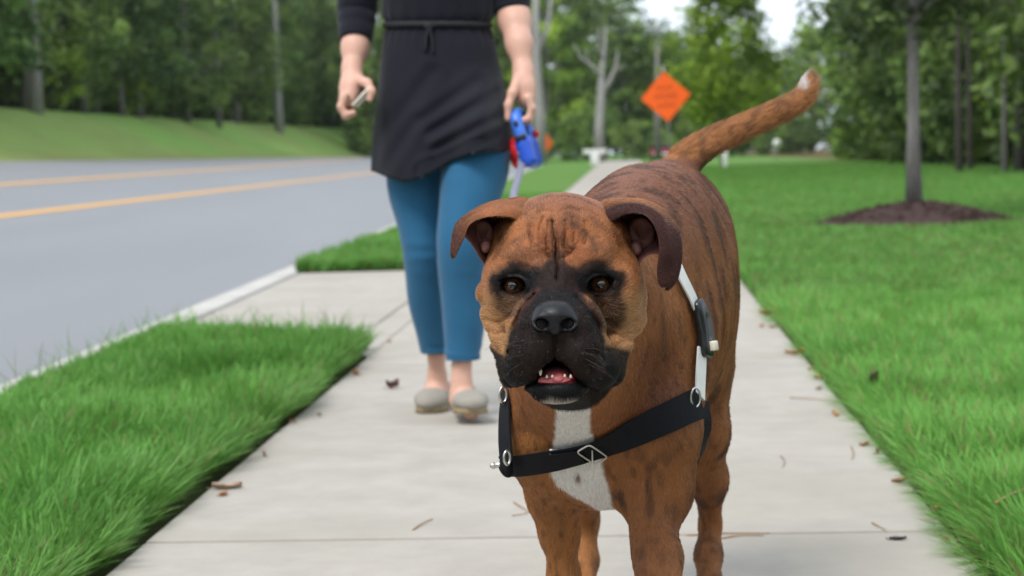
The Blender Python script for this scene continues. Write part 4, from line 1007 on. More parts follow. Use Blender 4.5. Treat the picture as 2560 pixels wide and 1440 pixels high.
RE = [[(1560, 665, 2.110), (1540, 630, 2.150), (1510, 580, 2.160), (1470, 548, 2.140), (1480, 565, 2.100), (1496, 575, 2.090)],
      [(1590, 668, 2.110), (1568, 620, 2.160), (1545, 560, 2.175), (1512, 508, 2.150), (1520, 530, 2.095), (1536, 548, 2.080)],
      [(1606, 648, 2.105), (1600, 600, 2.165), (1590, 550, 2.175), (1552, 502, 2.145), (1560, 516, 2.085), (1572, 534, 2.066)],
      [(1624, 636, 2.100), (1630, 595, 2.158), (1628, 548, 2.165), (1604, 503, 2.132), (1604, 518, 2.078), (1606, 536, 2.060)],
      [(1640, 634, 2.096), (1654, 600, 2.140), (1658, 560, 2.140), (1654, 524, 2.110), (1640, 536, 2.066), (1630, 556, 2.052)],
      [(1652, 640, 2.092), (1672, 610, 2.116), (1682, 585, 2.110), (1686, 566, 2.086), (1664, 572, 2.056), (1645, 592, 2.048)],
      [(1658, 660, 2.085), (1680, 640, 2.094), (1692, 625, 2.086), (1699, 612, 2.072), (1672, 620, 2.052), (1647, 634, 2.048)],
      [(1662, 690, 2.075), (1682, 680, 2.080), (1692, 668, 2.076), (1698, 656, 2.068), (1672, 668, 2.054), (1642, 676, 2.050)],
      [(1664, 716, 2.066), (1674, 714, 2.068), (1682, 708, 2.066), (1690, 694, 2.062), (1668, 704, 2.054), (1645, 704, 2.052)],
      [(1662, 724, 2.060), (1666, 724, 2.061), (1670, 722, 2.060), (1674, 718, 2.058), (1662, 719, 2.055), (1652, 718, 2.054)]]
REAR = ear_obj(RE, .0034, (r_out, e_in), 1)

# fleshy cups of the ears
def cup(parts_):
    f = Field(np.arange(-.07, .19, .002), np.arange(2.06, 2.20, .0025), np.arange(.54, .66, .002))
    for u, v, y, a, b_, c, op, k in parts_: f.ell(P(u, v, y), (a * HS, b_, c * HS), k, None, op)
    v_, q_ = f.nets(); v_ = relax(v_, q_, 2); me = mesh_np('inner_ear', v_, q_); n_ = vnoise(v_, 120, 33)[:, None]
    add_col(me, srgb(192, 138, 126) * (.6 + .6 * n_)); return dchild(obj('inner_ear', me, EAR))
cup([(1600, 590, 2.150, 40, .022, 50, 'add', .006), (1612, 570, 2.128, 24, .016, 30, 'sub', .006), (1590, 622, 2.122, 16, .012, 20, 'add', .008)])
cup([(1210, 588, 2.146, 30, .020, 40, 'add', .006), (1204, 572, 2.126, 17, .014, 24, 'sub', .006), (1214, 616, 2.122, 14, .012, 18, 'add', .008)])

# ================================================================== THE WALKER
PB = Vector((-.18, 4.98, 0))
person = empty('person', PB)
tag(person, 'person in dark belted tunic and blue leggings walking behind the dog', 'person')
def pchild(o):
    o.parent = person; o.matrix_parent_inverse = Matrix.Translation(-PB); return o
px = lambda n, Y=5.0: n * Y / F
SKIN = None
t = NT('skin'); v = t.coord(); nz = t.noise(v, 40, 4); n2 = t.noise(v, 400, 3)
t.set(Base_Color=t.mix(nz, (.56, .315, .235), (.66, .395, .300)), Roughness=.5, Specular_IOR_Level=.35, Subsurface_Weight=.12, Subsurface_Radius=(.012, .005, .003), Normal=t.bump(n2, .1, .001)); SKIN = t.m
W = Field(np.arange(-.52, .16, .0045), np.arange(4.66, 5.36, .005), np.concatenate([np.arange(-.01, .72, .006), np.arange(.72, .95, .0032), np.arange(.95, 1.72, .0055)]))
def wc(pts, k=.03, Fd=None, sq=None, dr=0.0):
    (Fd or W).chain([(P(u, v, Y), r + dr) for u, v, Y, r in pts], k, 'add', sq)
# trunk and head
W.ell(P(1100, 190, 4.98), (.132, .090, .135), .04); W.ell(P(1094, -20, 4.99), (.118, .085, .16), .06); W.ell(P(1088, -190, 5.0), (.145, .095, .15), .06)
wc([(1086, -260, 5.0, .06), (1084, -345, 4.98, .050)], .04)
hc = P(1084, -440, 4.96); W.ell(hc, (.072, .092, .108), .03); W.ell(hc + [0, -.03, -.06], (.052, .06, .055), .03); W.ell(hc + [0, -.097, -.02], (.013, .02, .026), .012)
W.ell(hc + [0, -.075, -.062], (.026, .018, .010), .008)
for s_ in (-1, 1): W.ell(hc + [s_ * .074, .01, -.01], (.010, .018, .030), .006); W.ell(hc + [s_ * .030, -.088, .008], (.016, .014, .010), .006, op='sub')
# arms
wc([(960, -275, 5.0, .050), (905, -262, 5.0, .042), (892, 10, 5.03, .032), (893, 60, 5.01, .0325), (888, 118, 4.98, .0310), (880, 172, 4.95, .0225)], .03)
wc([(1220, -275, 5.0, .050), (1262, -262, 5.0, .042), (1280, 0, 5.0, .036), (1287, 52, 4.97, .0370), (1298, 110, 4.93, .0300), (1309, 182, 4.90, .0228)], .03)
# hand holding the phone
wc([(880, 172, 4.95, .0240), (882, 215, 4.93, .0300), (872, 248, 4.91, .0260)], .02)
for i, (yy, e) in enumerate(((4.875, 0), (4.895, 5), (4.915, 6), (4.935, 0))):
    wc([(862 + i * 3, 240, yy, .0108), (852 + i, 266 + e, yy - .003, .0098), (864, 288 + e * .6, yy - .004, .0090), (884, 281 + e * .5, yy - .002, .0078)], .005)
wc([(896, 200, 4.91, .0150), (918, 208, 4.88, .0120), (929, 228, 4.865, .0100), (924, 248, 4.862, .0085)], .008)
# hand on the leash grip
wc([(1309, 182, 4.90, .0245), (1308, 220, 4.885, .0290), (1316, 245, 4.875, .0240)], .02)
for i, (yy, e) in enumerate(((4.835, -2), (4.855, 4), (4.875, 5), (4.895, 0))):
    wc([(1320 - i, 245, yy, .0108), (1330, 272 + e, yy, .0100), (1322, 298 + e, yy, .0092), (1304, 304 + e, yy, .0080)], .005)
wc([(1294, 200, 4.87, .0145), (1281, 232, 4.845, .0115), (1271, 262, 4.838, .0100), (1270, 296, 4.838, .0085)], .008)
# legs
LEGL = [(1058, 280, 5.0, .088), (1045, 447, 5.0, .071), (1056, 530, 5.0, .058), (1065, 617, 4.99, .0485), (1068, 694, 5.02, .0430), (1073, 760, 5.05, .0405), (1084, 830, 5.08, .0325), (1091, 895, 5.11, .0260)]
LEGR = [(1150, 250, 4.96, .092), (1188, 390, 4.90, .078), (1178, 473, 4.87, .0655), (1162, 565, 4.85, .0555), (1158, 620, 4.85, .0510), (1156, 690, 4.87, .0480), (1160, 790, 4.89, .0430), (1158, 860, 4.90, .0335), (1154, 916, 4.90, .0285)]
wc(LEGL, .02, dr=-.011); wc(LEGR, .02, dr=-.011)
wc([(1091, 890, 5.11, .0225), (1093, 940, 5.13, .0225), (1092, 975, 5.14, .030), (1080, 1000, 5.07, .024)], .02)
wc([(1154, 912, 4.90, .0250), (1153, 955, 4.90, .0240), (1156, 995, 4.90, .030), (1178, 1025, 4.80, .024)], .02)
wv, wq = W.nets(); wv = relax(wv, wq, 2, .5); pchild(obj('body', mesh_np('person_body', wv, wq), SKIN)); del W
# eyes, brows, lips and hair (above the frame, seen only from elsewhere)
b = MB(); 
for s_ in (-1, 1): b.ball(hc + [s_ * .030, -.081, .008], .0115, 14, 10)
pchild(b.build('eyes', plain('eye_white', (.55, .52, .48), .2, .1)))
HAIR = plain('brown_hair', (.055, .030, .017), .5, .4, 60, .5)
hf = Field(np.arange(hc[0] - .13, hc[0] + .13, .005), np.arange(hc[1] - .13, hc[1] + .16, .005), np.arange(hc[2] - .2, hc[2] + .15, .005))
hf.ell(hc + [0, .018, .022], (.084, .098, .104), .02); hf.cap(hc + [0, .085, 0], hc + [.0, .10, -.15], .045, .022, .03); hf.ell(hc + [0, -.10, -.035], (.062, .075, .085), .012, op='sub')
hv, hq = hf.nets(); pchild(obj('hair', mesh_np('hair', relax(hv, hq, 2), hq), HAIR))
# leggings
t = NT('blue_leggings'); v = t.coord(); kn = t.noise(t.mapping(v, (1, 1, .25)), 900, 2); nz = t.noise(v, 14, 4)
t.set(Base_Color=t.mix(nz, (.014, .095, .195), (.021, .125, .245)), Roughness=.75, Specular_IOR_Level=.25, Normal=t.bump(kn, .2, .001)); t.b.inputs['Sheen Weight'].default_value = .15; LEG = t.m
lf = Field(np.arange(-.40, .06, .0042), np.arange(4.72, 5.24, .0048), np.arange(.15, 1.02, .0055))
lf.ell(P(1100, 190, 4.98), (.150, .104, .150), .05)
rs = lambda L_: [tuple(q) for q in cr(L_, 26)]
wc(rs(LEGL), .03, lf, dr=.001); wc(rs(LEGR), .03, lf, dr=.001)
lv, lq = lf.nets(); lv = relax(lv, lq, 2)
n_ = vnormals(lv, lq); lu, lw = proj(lv)
wr = np.sin(lw / 7.0 + vnoise(lv, 14, 61) * 9) * np.exp(-((lw - 650) / 34)**2) * smooth01(vnoise(lv, 9, 63), .4, .7) * .0022 + np.sin(lw / 6.0 + vnoise(lv, 20, 62) * 8) * smooth01(lw, 830, 900) * smooth01(vnoise(lv, 11, 64), .35, .65) * .0020
lv = lv + n_ * wr[:, None]
pchild(obj('leggings', mesh_np('leggings', lv, lq), LEG))
# shoes
CANVAS = None
t = NT('canvas_shoe'); v = t.coord(); nz = t.noise(v, 500, 3); n2 = t.noise(v, 30, 3)
t.set(Base_Color=t.mix(n2, (.235, .215, .18), (.33, .30, .255)), Roughness=.9, Normal=t.bump(nz, .4, .001)); CANVAS = t.m
SOLE = plain('shoe_sole', (.26, .195, .105), .8, .2, 80)
def shoe(heel, toe, lift_t, lift_h):
    h, tt = np.array([heel[0], heel[1], lift_h]), np.array([toe[0], toe[1], lift_t]); ax_ = tt - h; L_ = np.linalg.norm(ax_); d = ax_ / L_; sd_ = np.cross([0, 0, 1], d); sd_ /= np.linalg.norm(sd_); up = np.cross(d, sd_)
    Rm = np.stack([sd_, d, up], 1)
    lo, hi = np.minimum(h, tt) - .07, np.maximum(h, tt) + .11
    f = Field(np.arange(lo[0], hi[0], .0035), np.arange(lo[1], hi[1], .0035), np.arange(-.02, hi[2], .0035))
    f.chain([(h + up * .036, .033), (h + d * L_ * .35 + up * .034, .031), (h + d * L_ * .75 + up * .030, .042), (tt - d * .015 + up * .026, .036)], .02, 'add', (*up, .62))
    f.ell(h + d * .02 + up * .050, (.029, .036, .026), .02)
    f.cap(h + d * .025 + up * .075, h + d * .025 + up * .11, .030, .040, .006, 'sub')
    f.ell(h + d * L_ * .5 - up * .055, (.12, .20, .060), .004, Rm, 'sub')
    v_, q_ = f.nets(); o1 = pchild(obj('shoe', mesh_np('shoe', relax(v_, q_, 2), q_), CANVAS))
    b = MB(); prof = [(0, .022), (.06, .033), (.3, .031), (.7, .044), (.9, .038), (1.0, .020)]; top = []; 
    for s_ in (1, -1):
        for a, wd in (prof if s_ == 1 else prof[::-1]): top.append(h + d * (L_ * (a * 1.12 - .08)) + sd_ * wd * s_)
    m = len(top); v_ = [p_ + up * .014 for p_ in top] + [p_ - up * .001 for p_ in top]
    b.raw(v_, [tuple(range(m))[::-1], tuple(range(m, 2 * m))] + [(i, (i + 1) % m, m + (i + 1) % m, m + i) for i in range(m)])
    s2 = b.build('sole', SOLE, None); s2.parent = o1
    return o1
gl_, gr_ = G(1080, 1020), G(1182, 1062)
shoe((gl_[0] + .020, 5.20), (gl_[0] - .004, 5.02), .002, .004)
shoe((P(1158, 1000, 4.95)[0], 4.95), (P(1184, 1030, 4.77)[0], 4.765), .030, .018)
# tunic
t = NT('tunic_knit'); v = t.coord(); kn = t.noise(t.mapping(v, (1, 1, .3)), 700, 3); nz = t.noise(v, 9, 4)
t.set(Base_Color=t.mix(nz, (.0055, .0058, .0110), (.0095, .0100, .0170)), Roughness=.85, Specular_IOR_Level=.2, Normal=t.bump(kn, .4, .0015)); t.b.inputs['Sheen Weight'].default_value = .10; t.b.inputs['Sheen Roughness'].default_value = .5; TUN = t.m
nth, nrow = 160, 90
th = np.linspace(0, 2 * pi, nth, endpoint=False)        # 0 = image right, pi/2 = towards the camera
cth, sth = np.cos(th), np.sin(th)
prof_v = [-285, -255, -190, -100, -20, 40, 62, 78, 120, 180, 260, 350, 440]
prof_l = [1010, 950, 952, 958, 953, 956, 966, 964, 955, 949, 941, 934, 930]
prof_r = [1165, 1225, 1226, 1228, 1238, 1236, 1222, 1226, 1238, 1249, 1264, 1280, 1290]
hem_u = [925, 940, 975, 1010, 1040, 1075, 1130, 1180, 1220, 1262, 1295]; hem_v = [424, 432, 446, 454, 450, 434, 402, 384, 377, 380, 345]
vs = []
for i in range(nrow):
    tt = i / (nrow - 1); v0 = -285 + (430 + 285) * tt
    ring = []
    for j in range(nth):
        # the hem differs round the skirt; rows below the belt stretch towards it
        ul, ur = np.interp(440, prof_v, prof_l), np.interp(440, prof_v, prof_r)
        uu = (ul + ur) / 2 + (ur - ul) / 2 * cth[j]
        hv_ = np.interp(uu, hem_u, hem_v) if sth[j] > 0 else np.interp(uu, [930, 1290], [428, 398])
        if abs(sth[j]) < .25: w_ = (sth[j] + .25) / .5; hv_ = np.interp(uu, hem_u, hem_v) * w_ + np.interp(uu, [930, 1290], [428, 398]) * (1 - w_)
        v_ = v0 if v0 < 62 else 62 + (v0 - 62) * (hv_ - 62) / (430 - 62)
        vl = min(v0, 440); l_, r_ = np.interp(vl, prof_v, prof_l), np.interp(vl, prof_v, prof_r); cu, a_ = (l_ + r_) / 2, (r_ - l_) / 2
        b_ = px(a_) * np.interp(v0, [-285, -100, 62, 200, 430], [.6, .74, .70, .74, .80]); dn = smooth01(v0, 90, 420)
        rf = 1 + .012 * sin(5 * th[j] + v0 / 90) * dn + .010 * sin(9 * th[j] + 1.3 + v0 / 150) * dn
        gath = .014 * sin(26 * th[j] + 2 * sin(3 * th[j])) * np.exp(-((v0 - 78) / 34)**2) + .010 * sin(20 * th[j]) * np.exp(-((v0 - 40) / 30)**2) - .03 * np.exp(-((v0 - 62) / 8)**2)
        rf += gath
        u_ = cu + a_ * cth[j] * rf; Y = 4.985 - b_ * sth[j] * rf
        if sth[j] > 0:                                   # the leading thigh pushes the cloth out
            th_ = np.exp(-((u_ - 1215) / 72)**2) * smooth01(v0, 170, 380) * sth[j]**.5; Y -= .105 * th_
            th2 = np.exp(-((u_ - 1035) / 55)**2) * smooth01(v0, 200, 400) * sth[j]; Y -= .012 * th2
            # diagonal pulls from the thigh towards the left hip
            for (ax0, av0, ax1, av1, wd, am) in ((1075, 330, 1245, 232, 13, .012), (1090, 372, 1265, 285, 11, .010), (1060, 300, 1190, 205, 14, .007), (1050, 425, 1240, 335, 10, .010), (990, 300, 1080, 180, 16, .005), (960, 420, 1040, 300, 14, .006)):
                dd_ = float(seg_dist(np.array(u_), np.array(v_), [(ax0, av0), (ax1, av1)])); sg = np.exp(-(dd_ / wd)**2); up_ = np.exp(-(max(0, dd_ - wd * 1.5) / wd)**2) 
                Y += am * sg * sth[j] - am * .5 * np.exp(-((dd_ - wd * 1.9) / wd)**2) * sth[j]
        ring.append(P(u_, v_, Y))
    vs.append(ring)
A = np.array(vs); tv = A.reshape(-1, 3)
i_, j_ = np.meshgrid(np.arange(nrow - 1), np.arange(nth), indexing='ij'); a = (i_ * nth + j_).ravel(); b2 = (i_ * nth + (j_ + 1) % nth).ravel()
tf = np.stack([a, b2, b2 + nth, a + nth], 1)
# inner side of the hem
inner = (A[-1] - A[-1].mean(0)) * [.965, .965, 1] + A[-1].mean(0); in2 = inner + [0, 0, .05]
tv = np.concatenate([tv, inner, in2]); L0 = (nrow - 1) * nth; 
for s0, s1 in ((L0, nrow * nth), (nrow * nth, (nrow + 1) * nth)):
    j = np.arange(nth); tf = np.concatenate([tf, np.stack([s0 + j, s0 + (j + 1) % nth, s1 + (j + 1) % nth, s1 + j], 1)])
tv = relax(tv, tf, 3, .5); tunic = pchild(obj('tunic', mesh_np('tunic', tv, tf), TUN))
def sleeve(path, rads, folds):
    p = cr([P(u, v, Y) for u, v, Y in path], 40); r = np.interp(np.linspace(0, 1, 40), np.linspace(0, 1, len(rads)), rads)
    r = r * (1 + .02 * np.sin(np.arange(40) * 1.1 + folds)); r = np.concatenate([r, [r[-1] * .98, r[-1] * .90]]); e = p[-1] - p[-2]; p = np.concatenate([p, [p[-1] + e * .15, p[-1] - e * 1.2]])
    b = MB(); b.tube(p, r, 28, cap=False); o = b.build('sleeve', TUN); return pchild(o)
sleeve([(985, -262, 5.0), (912, -245, 5.0), (900, -100, 5.01), (893, 10, 5.03), (891, 60, 5.01), (888, 102, 4.985)], [.07, .066, .058, .053, .048, .0425], 0)
sleeve([(1200, -262, 5.0), (1258, -245, 5.0), (1268, -130, 5.0), (1275, -30, 5.0), (1280, 28, 4.985)], [.07, .066, .058, .053, .0475], 1)
# tie belt
BELT = plain('tie_belt', (.008, .008, .011), .8, .2, 60)
bp = []
for j in range(72):
    a = 2 * pi * j / 72; u_ = 1094 + 130 * cos(a); bp.append(P(u_, 63 - 3 * sin(a), 4.985 - px(130) * .71 * sin(a)))
b = MB(); b.tube(bp, .0085, 8, closed=True); pchild(b.build('belt', BELT))
b = MB(); b.ball(P(1073, 64, 4.885), (.015, .010, .012), 12, 8); 
for e_, m_ in (((1064, 128), (1066, 95)), ((1084, 136), (1080, 98))):
    b.tube(cr([P(1073, 64, 4.882), P(*m_, 4.878), P(*e_, 4.878)], 8), [.005, .006, .0065, .007, .007, .007, .0075, .007], 8, flat=.5)
pchild(b.build('belt_tie', BELT))

# ---- phone held in the hand
pa, pb_ = P(883, 262, 4.865), P(922, 221, 4.865); ax_ = (pb_ - pa) / np.linalg.norm(pb_ - pa); dy = np.array([0, 1, 0]) - ax_ * ax_[1]; dy /= np.linalg.norm(dy); nz_ = np.cross(ax_, dy)
Rm = np.stack([ax_, dy, nz_], 1); c_ = (pa + pb_) / 2 + dy * .06
phone = empty('phone', c_); tag(phone, 'slim pale phone held edge-on in the walker\'s left-of-photo hand', 'phone')
b = MB(); b.box((0, 0, 0), (.064, .135, .0075), Rm, .003); b.build('phone_case', plain('phone_case', (.62, .56, .45), .4, .05), phone)
b = MB(); b.box(Rm @ [0, 0, .0042], (.058, .126, .0008), Rm, .0003); b.build('screen', plain('phone_glass', (.01, .01, .012), .08, .05), phone)

# ---- retractable leash
BLUE = plain('blue_plastic', (.018, .085, .52), .32, .08, 40); BLUEL = plain('light_blue_plastic', (.045, .17, .66), .35, .08, 40); RED = plain('red_plastic', (.55, .018, .022), .35, .1, 40); BLK = plain('black_plastic', (.012, .012, .013), .35, .2, 60); TAPE = plain('leash_tape', (.20, .20, .26), .7, .1, 200)
la, lb = P(1292, 284, 4.86), P(1332, 420, 4.84); lx_ = (lb - la) / np.linalg.norm(lb - la); ly_ = np.array([.22, 1, .1]); ly_ = ly_ - lx_ * lx_.dot(ly_); ly_ /= np.linalg.norm(ly_); lz_ = np.cross(lx_, ly_); LR = np.stack([lx_, ly_, lz_], 1)
leash = empty('leash', la); tag(leash, 'blue retractable leash with red bag holder and grey tape held above the dog', 'leash')
LI = Matrix.Translation(-Vector(la))
def lchild(o): o.parent = leash; o.matrix_parent_inverse = LI; return o
Lp = lambda a, b_, c: la + LR @ np.array([a, b_, c])
f = Field(np.arange(la[0] - .06, lb[0] + .08, .0022), np.arange(4.76, 5.02, .0028), np.arange(lb[2] - .06, la[2] + .05, .0022))
[f.cap(Lp(.082, b_, 0), Lp(.122, b_, 0), .0225, .0205, .012) for b_ in (-.02, 0, .02, .04)]
lcv, lcq = f.nets(); lchild(obj('case', mesh_np('case', relax(lcv, lcq, 2), lcq), BLUE))
pts = cr([Lp(.076, -.024, 0), Lp(.040, -.026, 0), Lp(.008, -.016, 0), Lp(.000, .03, 0), Lp(.02, .062, 0), Lp(.06, .060, 0), Lp(.085, .045, 0)], 24)
b = MB(); b.tube(pts, .0165, 12, flat=.95); lchild(b.build('handle', BLUEL))
b = MB(); b.ball(Lp(.030, -.042, .0), (.009, .006, .006), 10, 8, LR); lchild(b.build('brake_button', BLK))
b = MB(); b.box(Lp(.066, -.040, 0), (.010, .016, .030), LR, .002); lchild(b.build('tape_slot', BLK))
b = MB(); b.cyl(Lp(.070, .02, -.022), Lp(.112, .03, -.034), .0225, 18); b.ball(Lp(.070, .02, -.022), .0225, 16, 10); b.ball(Lp(.112, .03, -.034), .0225, 16, 10); lchild(b.build('bag_holder', RED))
b = MB(); b.ball(Lp(.055, .06, .018), .010, 10, 8); lchild(b.build('red_knob', RED))
tp2 = cr([Lp(.10, -.035, -.010), P(1303, 410, 4.80), P(1294, 450, 4.55), P(1284, 497, 4.2), P(1310, 590, 3.4), P(1400, 640, 2.8), P(1470, 560, 2.47)], 60)
b = MB(); 
vs_ = []
for k_, p_ in enumerate(tp2):
    for s_, tz_ in ((-1, 0), (1, 0), (1, .0012), (-1, .0012)): vs_.append(p_ + np.array([s_ * .0085, tz_, 0]))
fs_ = []
for k_ in range(len(tp2) - 1):
    for e_ in range(4): fs_.append((4 * k_ + e_, 4 * k_ + (e_ + 1) % 4, 4 * k_ + 4 + (e_ + 1) % 4, 4 * k_ + 4 + e_))
b.raw(vs_, fs_); lchild(b.build('tape', TAPE))

# ================================================================== DOG HARNESS
harness = empty('dog_harness', (0.15, 2.4, .3)); tag(harness, 'black and white strap harness with metal buckles worn by the boxer', 'harness')
HI = Matrix.Translation(-Vector((0.15, 2.4, .3)))
def hchild(o, par=None):
    o.parent = par or harness
    if par is None: o.matrix_parent_inverse = HI
    return o
t = NT('black_webbing'); v = t.coord(); wv_ = t.n('TexWave'); wv_.inputs['Scale'].default_value = 260; t.l(t.mapping(v, (1, 1, 1), (0, .4, .5)), wv_.inputs['Vector']); nz = t.noise(v, 300, 3)
t.set(Base_Color=t.mix(nz, (.004, .0045, .006), (.013, .0135, .016)), Roughness=.8, Specular_IOR_Level=.15, Normal=t.bump(t.math('ADD', wv_.outputs['Fac'], nz), .25, .0012)); WEB = t.m
t = NT('white_webbing'); v = t.coord(); nz = t.noise(v, 300, 3); n2 = t.noise(v, 30, 4)
t.set(Base_Color=t.mix(n2, (.55, .54, .51), (.72, .72, .70)), Roughness=.5, Normal=t.bump(nz, .25, .001)); WWEB = t.m
METAL = plain('buckle_steel', (.62, .60, .57), .28, .08, 80, Metallic=1.0)
BPL = plain('buckle_plastic', (.010, .011, .013), .28, .2, 60)
CREAM = plain('cream_plastic', (.62, .58, .46), .45, .08, 60)
SKINPTS = []
def snap(p, off=.004):
    q, n, i, d = DOG_BVH.find_nearest(Vector(p)); n = np.array(n); 
    return np.array(q) + n * off, n
def hit(u, v, yd=2.38, off=.004):
    o = np.array([0, 0, H]); d = ray(u, v); d = d / np.linalg.norm(d)
    q, n, i, ds = DOG_BVH.ray_cast(Vector(o), Vector(d))
    if q is not None and abs(q[1] - yd) < .16: n = np.array(n); n = n if n[1] < 0.3 else n; return np.array(q) + n * off, n
    return snap(P(u, v, yd), off)
def ribbon(name, pts, nrm, width, th, mat, closed=False, par=None):
    p = np.array(pts); n = np.array(nrm); m = len(p); width = np.broadcast_to(width, (m,))
    T = np.gradient(p, axis=0) if not closed else np.roll(p, -1, 0) - np.roll(p, 1, 0); T /= np.linalg.norm(T, axis=1)[:, None]
    n = n - T * (n * T).sum(1)[:, None]; n /= np.linalg.norm(n, axis=1)[:, None]; B = np.cross(T, n)
    cs = [(-1, 0), (-.96, 1), (.96, 1), (1, 0), (.96, -.6), (-.96, -.6)]; vs = np.stack([p + B * (width / 2 * a)[:, None] + n * th * b_ * .5 for a, b_ in cs], 1).reshape(-1, 3); K = 6; f = []
    for i in range(m if closed else m - 1):
        i2 = (i + 1) % m
        for k in range(K): f.append((i * K + k, i * K + (k + 1) % K, i2 * K + (k + 1) % K, i2 * K + k))
    b = MB(); b.raw(vs, f + ([] if closed else [tuple(range(K))[::-1], tuple((m - 1) * K + k for k in range(K))]))
    for a_ in p: SKINPTS.append((a_, float(np.max(width)) * .55))
    o = b.build(name, mat); autosmooth(o.data, 50); return hchild(o, par)
def path(uvs, n=40, off=.004, yd=2.38):
    uv = cr([(u, v, 0) for u, v in uvs], n)[:, :2]; r = [hit(u, v, yd, off) for u, v in uv]; p = np.array([a for a, _ in r]); nn = np.array([b_ for _, b_ in r])
    for _ in range(3):
        p[1:-1] = p[1:-1] * .5 + (p[:-2] + p[2:]) * .25; nn[1:-1] = nn[1:-1] * .4 + (nn[:-2] + nn[2:]) * .3
    return p, nn
# chest strap
cp_, cn_ = path([(1258, 1158), (1300, 1158), (1372, 1146), (1440, 1128), (1500, 1110), (1580, 1080), (1660, 1048), (1716, 1022), (1738, 1012)], 60, .0075, 2.33)
ribbon('chest_strap', cp_, cn_, np.interp(np.arange(60), [0, 20, 59], [.0275, .0305, .0385]), .0032, WEB)
# strap slider and loops on the chest strap
def frame(c, n, tx, w_, h_, r, name, mat, par=None):
    n = n / np.linalg.norm(n); tx = tx - n * n.dot(tx); tx /= np.linalg.norm(tx); ty = np.cross(n, tx); pts = []
    for a in np.linspace(0, 2 * pi, 28, endpoint=False):
        ca, sa = cos(a), sin(a); e = .35; pts.append(c + tx * w_ / 2 * np.sign(ca) * abs(ca)**e + ty * h_ / 2 * np.sign(sa) * abs(sa)**e)
    b = MB(); b.tube(pts, r, 8, closed=True); return hchild(b.build(name, mat), par)
k = 27; tx = cp_[k + 1] - cp_[k - 1]; frame(cp_[k] + cn_[k] * .0045, cn_[k], tx + .35 * np.cross(cn_[k], tx), .0200, .0345, .0011, 'strap_slider', METAL)
b = MB(); b.box(cp_[k] + cn_[k] * .0042, (.0018, .002, .030), None, .0006); hchild(b.build('slider_bar', METAL))
k = 17; b = MB(); b.box(cp_[k] + cn_[k] * .003 + np.array([0, 0, .012]), (.012, .006, .009), None, .002); hchild(b.build('strap_clip', METAL))
i0, i1 = 17, 25; ribbon('strap_fold', cp_[i0:i1] + cn_[i0:i1] * .0035, cn_[i0:i1], .0245, .003, WEB)
# left side: vertical strap with ring and clasp
lp_ = cr([P(1270, 966, 2.345), P(1266, 1020, 2.315), P(1266, 1085, 2.290), P(1271, 1152, 2.275)], 24); ln_ = lp_ * 0
ln_[:] = np.array([-.75, -.66, 0]); ribbon('side_strap', lp_ + np.array([-.002, -.004, 0]), ln_, .024, .0032, WEB)
for q, rr in ((P(1258, 985, 2.315), .0095), (P(1268, 1142, 2.27), .0082)):
    pts = [q + np.array([rr * .45 * cos(a), -.008 + rr * .3 * cos(a), rr * sin(a)]) for a in np.linspace(0, 2 * pi, 20, endpoint=False)]
    b = MB(); b.tube(pts, .0017, 8, closed=True); hchild(b.build('ring', METAL))
b = MB(); b.cyl(P(1233, 1164, 2.28), P(1262, 1160, 2.28), .0036, 12); b.ball(P(1233, 1164, 2.28), .0042, 10, 8); hchild(b.build('snap_pin', METAL))
b = MB(); b.tube(cr([P(1262, 1150, 2.285), P(1266, 1172, 2.28), P(1274, 1190, 2.285)], 8), [.006, .008, .009, .009, .008, .007, .006, .003], 10); hchild(b.build('strap_end', WEB))
# right side: white strap, plastic buckle, white strap, joining ring
rp, rn = path([(1682, 672), (1698, 706), (1716, 742), (1734, 784)], 24, .007, 2.42); ribbon('shoulder_strap', rp, rn, .0200, .003, WWEB)
rp2, rn2 = path([(1740, 872), (1738, 920), (1736, 960), (1735, 996)], 20, .008, 2.40); ribbon('shoulder_strap', rp2, rn2, .0210, .003, WWEB)
bp_, bn_ = path([(1728, 764), (1738, 800), (1746, 842), (1748, 884)], 14, .010, 2.41)
f_ = Field(np.arange(.15, .30, .0016), np.arange(2.22, 2.58, .0020), np.arange(.36, .55, .0016))
wds = np.interp(np.arange(14), [0, 2, 5, 9, 11, 13], [.0095, .0135, .0155, .0155, .0145, .0125])
for k in range(13):
    B_ = np.cross(bp_[k + 1] - bp_[k], bn_[k]); B_ /= np.linalg.norm(B_)
    for s_ in (-1, 0, 1): f_.cap(bp_[k] + B_ * s_ * wds[k] * .55, bp_[k + 1] + B_ * s_ * wds[k + 1] * .55, .0060, .0060, .003)
f_.cap(bp_[4] + bn_[4] * .009, bp_[9] + bn_[9] * .009, .0028, .0028, .003, 'sub')
fv, fq = f_.nets(); bk = hchild(obj('buckle', mesh_np('buckle', relax(fv, fq, 2), fq), BPL))
tb, tn = hit(1750, 868, 2.41, .018); b = MB(); b.box(tb, (.013, .009, .012), np.stack([np.cross(tn, [0, 0, 1]) / np.linalg.norm(np.cross(tn, [0, 0, 1])), tn, np.cross(np.cross(tn, [0, 0, 1]), tn)], 1), .002); hchild(b.build('buckle_tab', CREAM))
rg_c, rg_n = hit(1722, 1000, 2.36, .010)
pts = [rg_c + np.array([.006 * cos(a), -.004 + .004 * cos(a), .0115 * sin(a)]) for a in np.linspace(0, 2 * pi, 24, endpoint=False)]; b = MB(); b.tube(pts, .0014, 8, closed=True); hchild(b.build('ring', METAL))
gp_ = cr([P(1752, 1000, 2.335), P(1757, 1045, 2.325), P(1756, 1095, 2.330), P(1744, 1142, 2.360)], 20); gn_ = gp_ * 0; gn_[:] = np.array([.8, -.6, 0]); ribbon('girth_strap', gp_ + np.array([.003, 0, 0]), gn_, .0250, .0032, WEB)
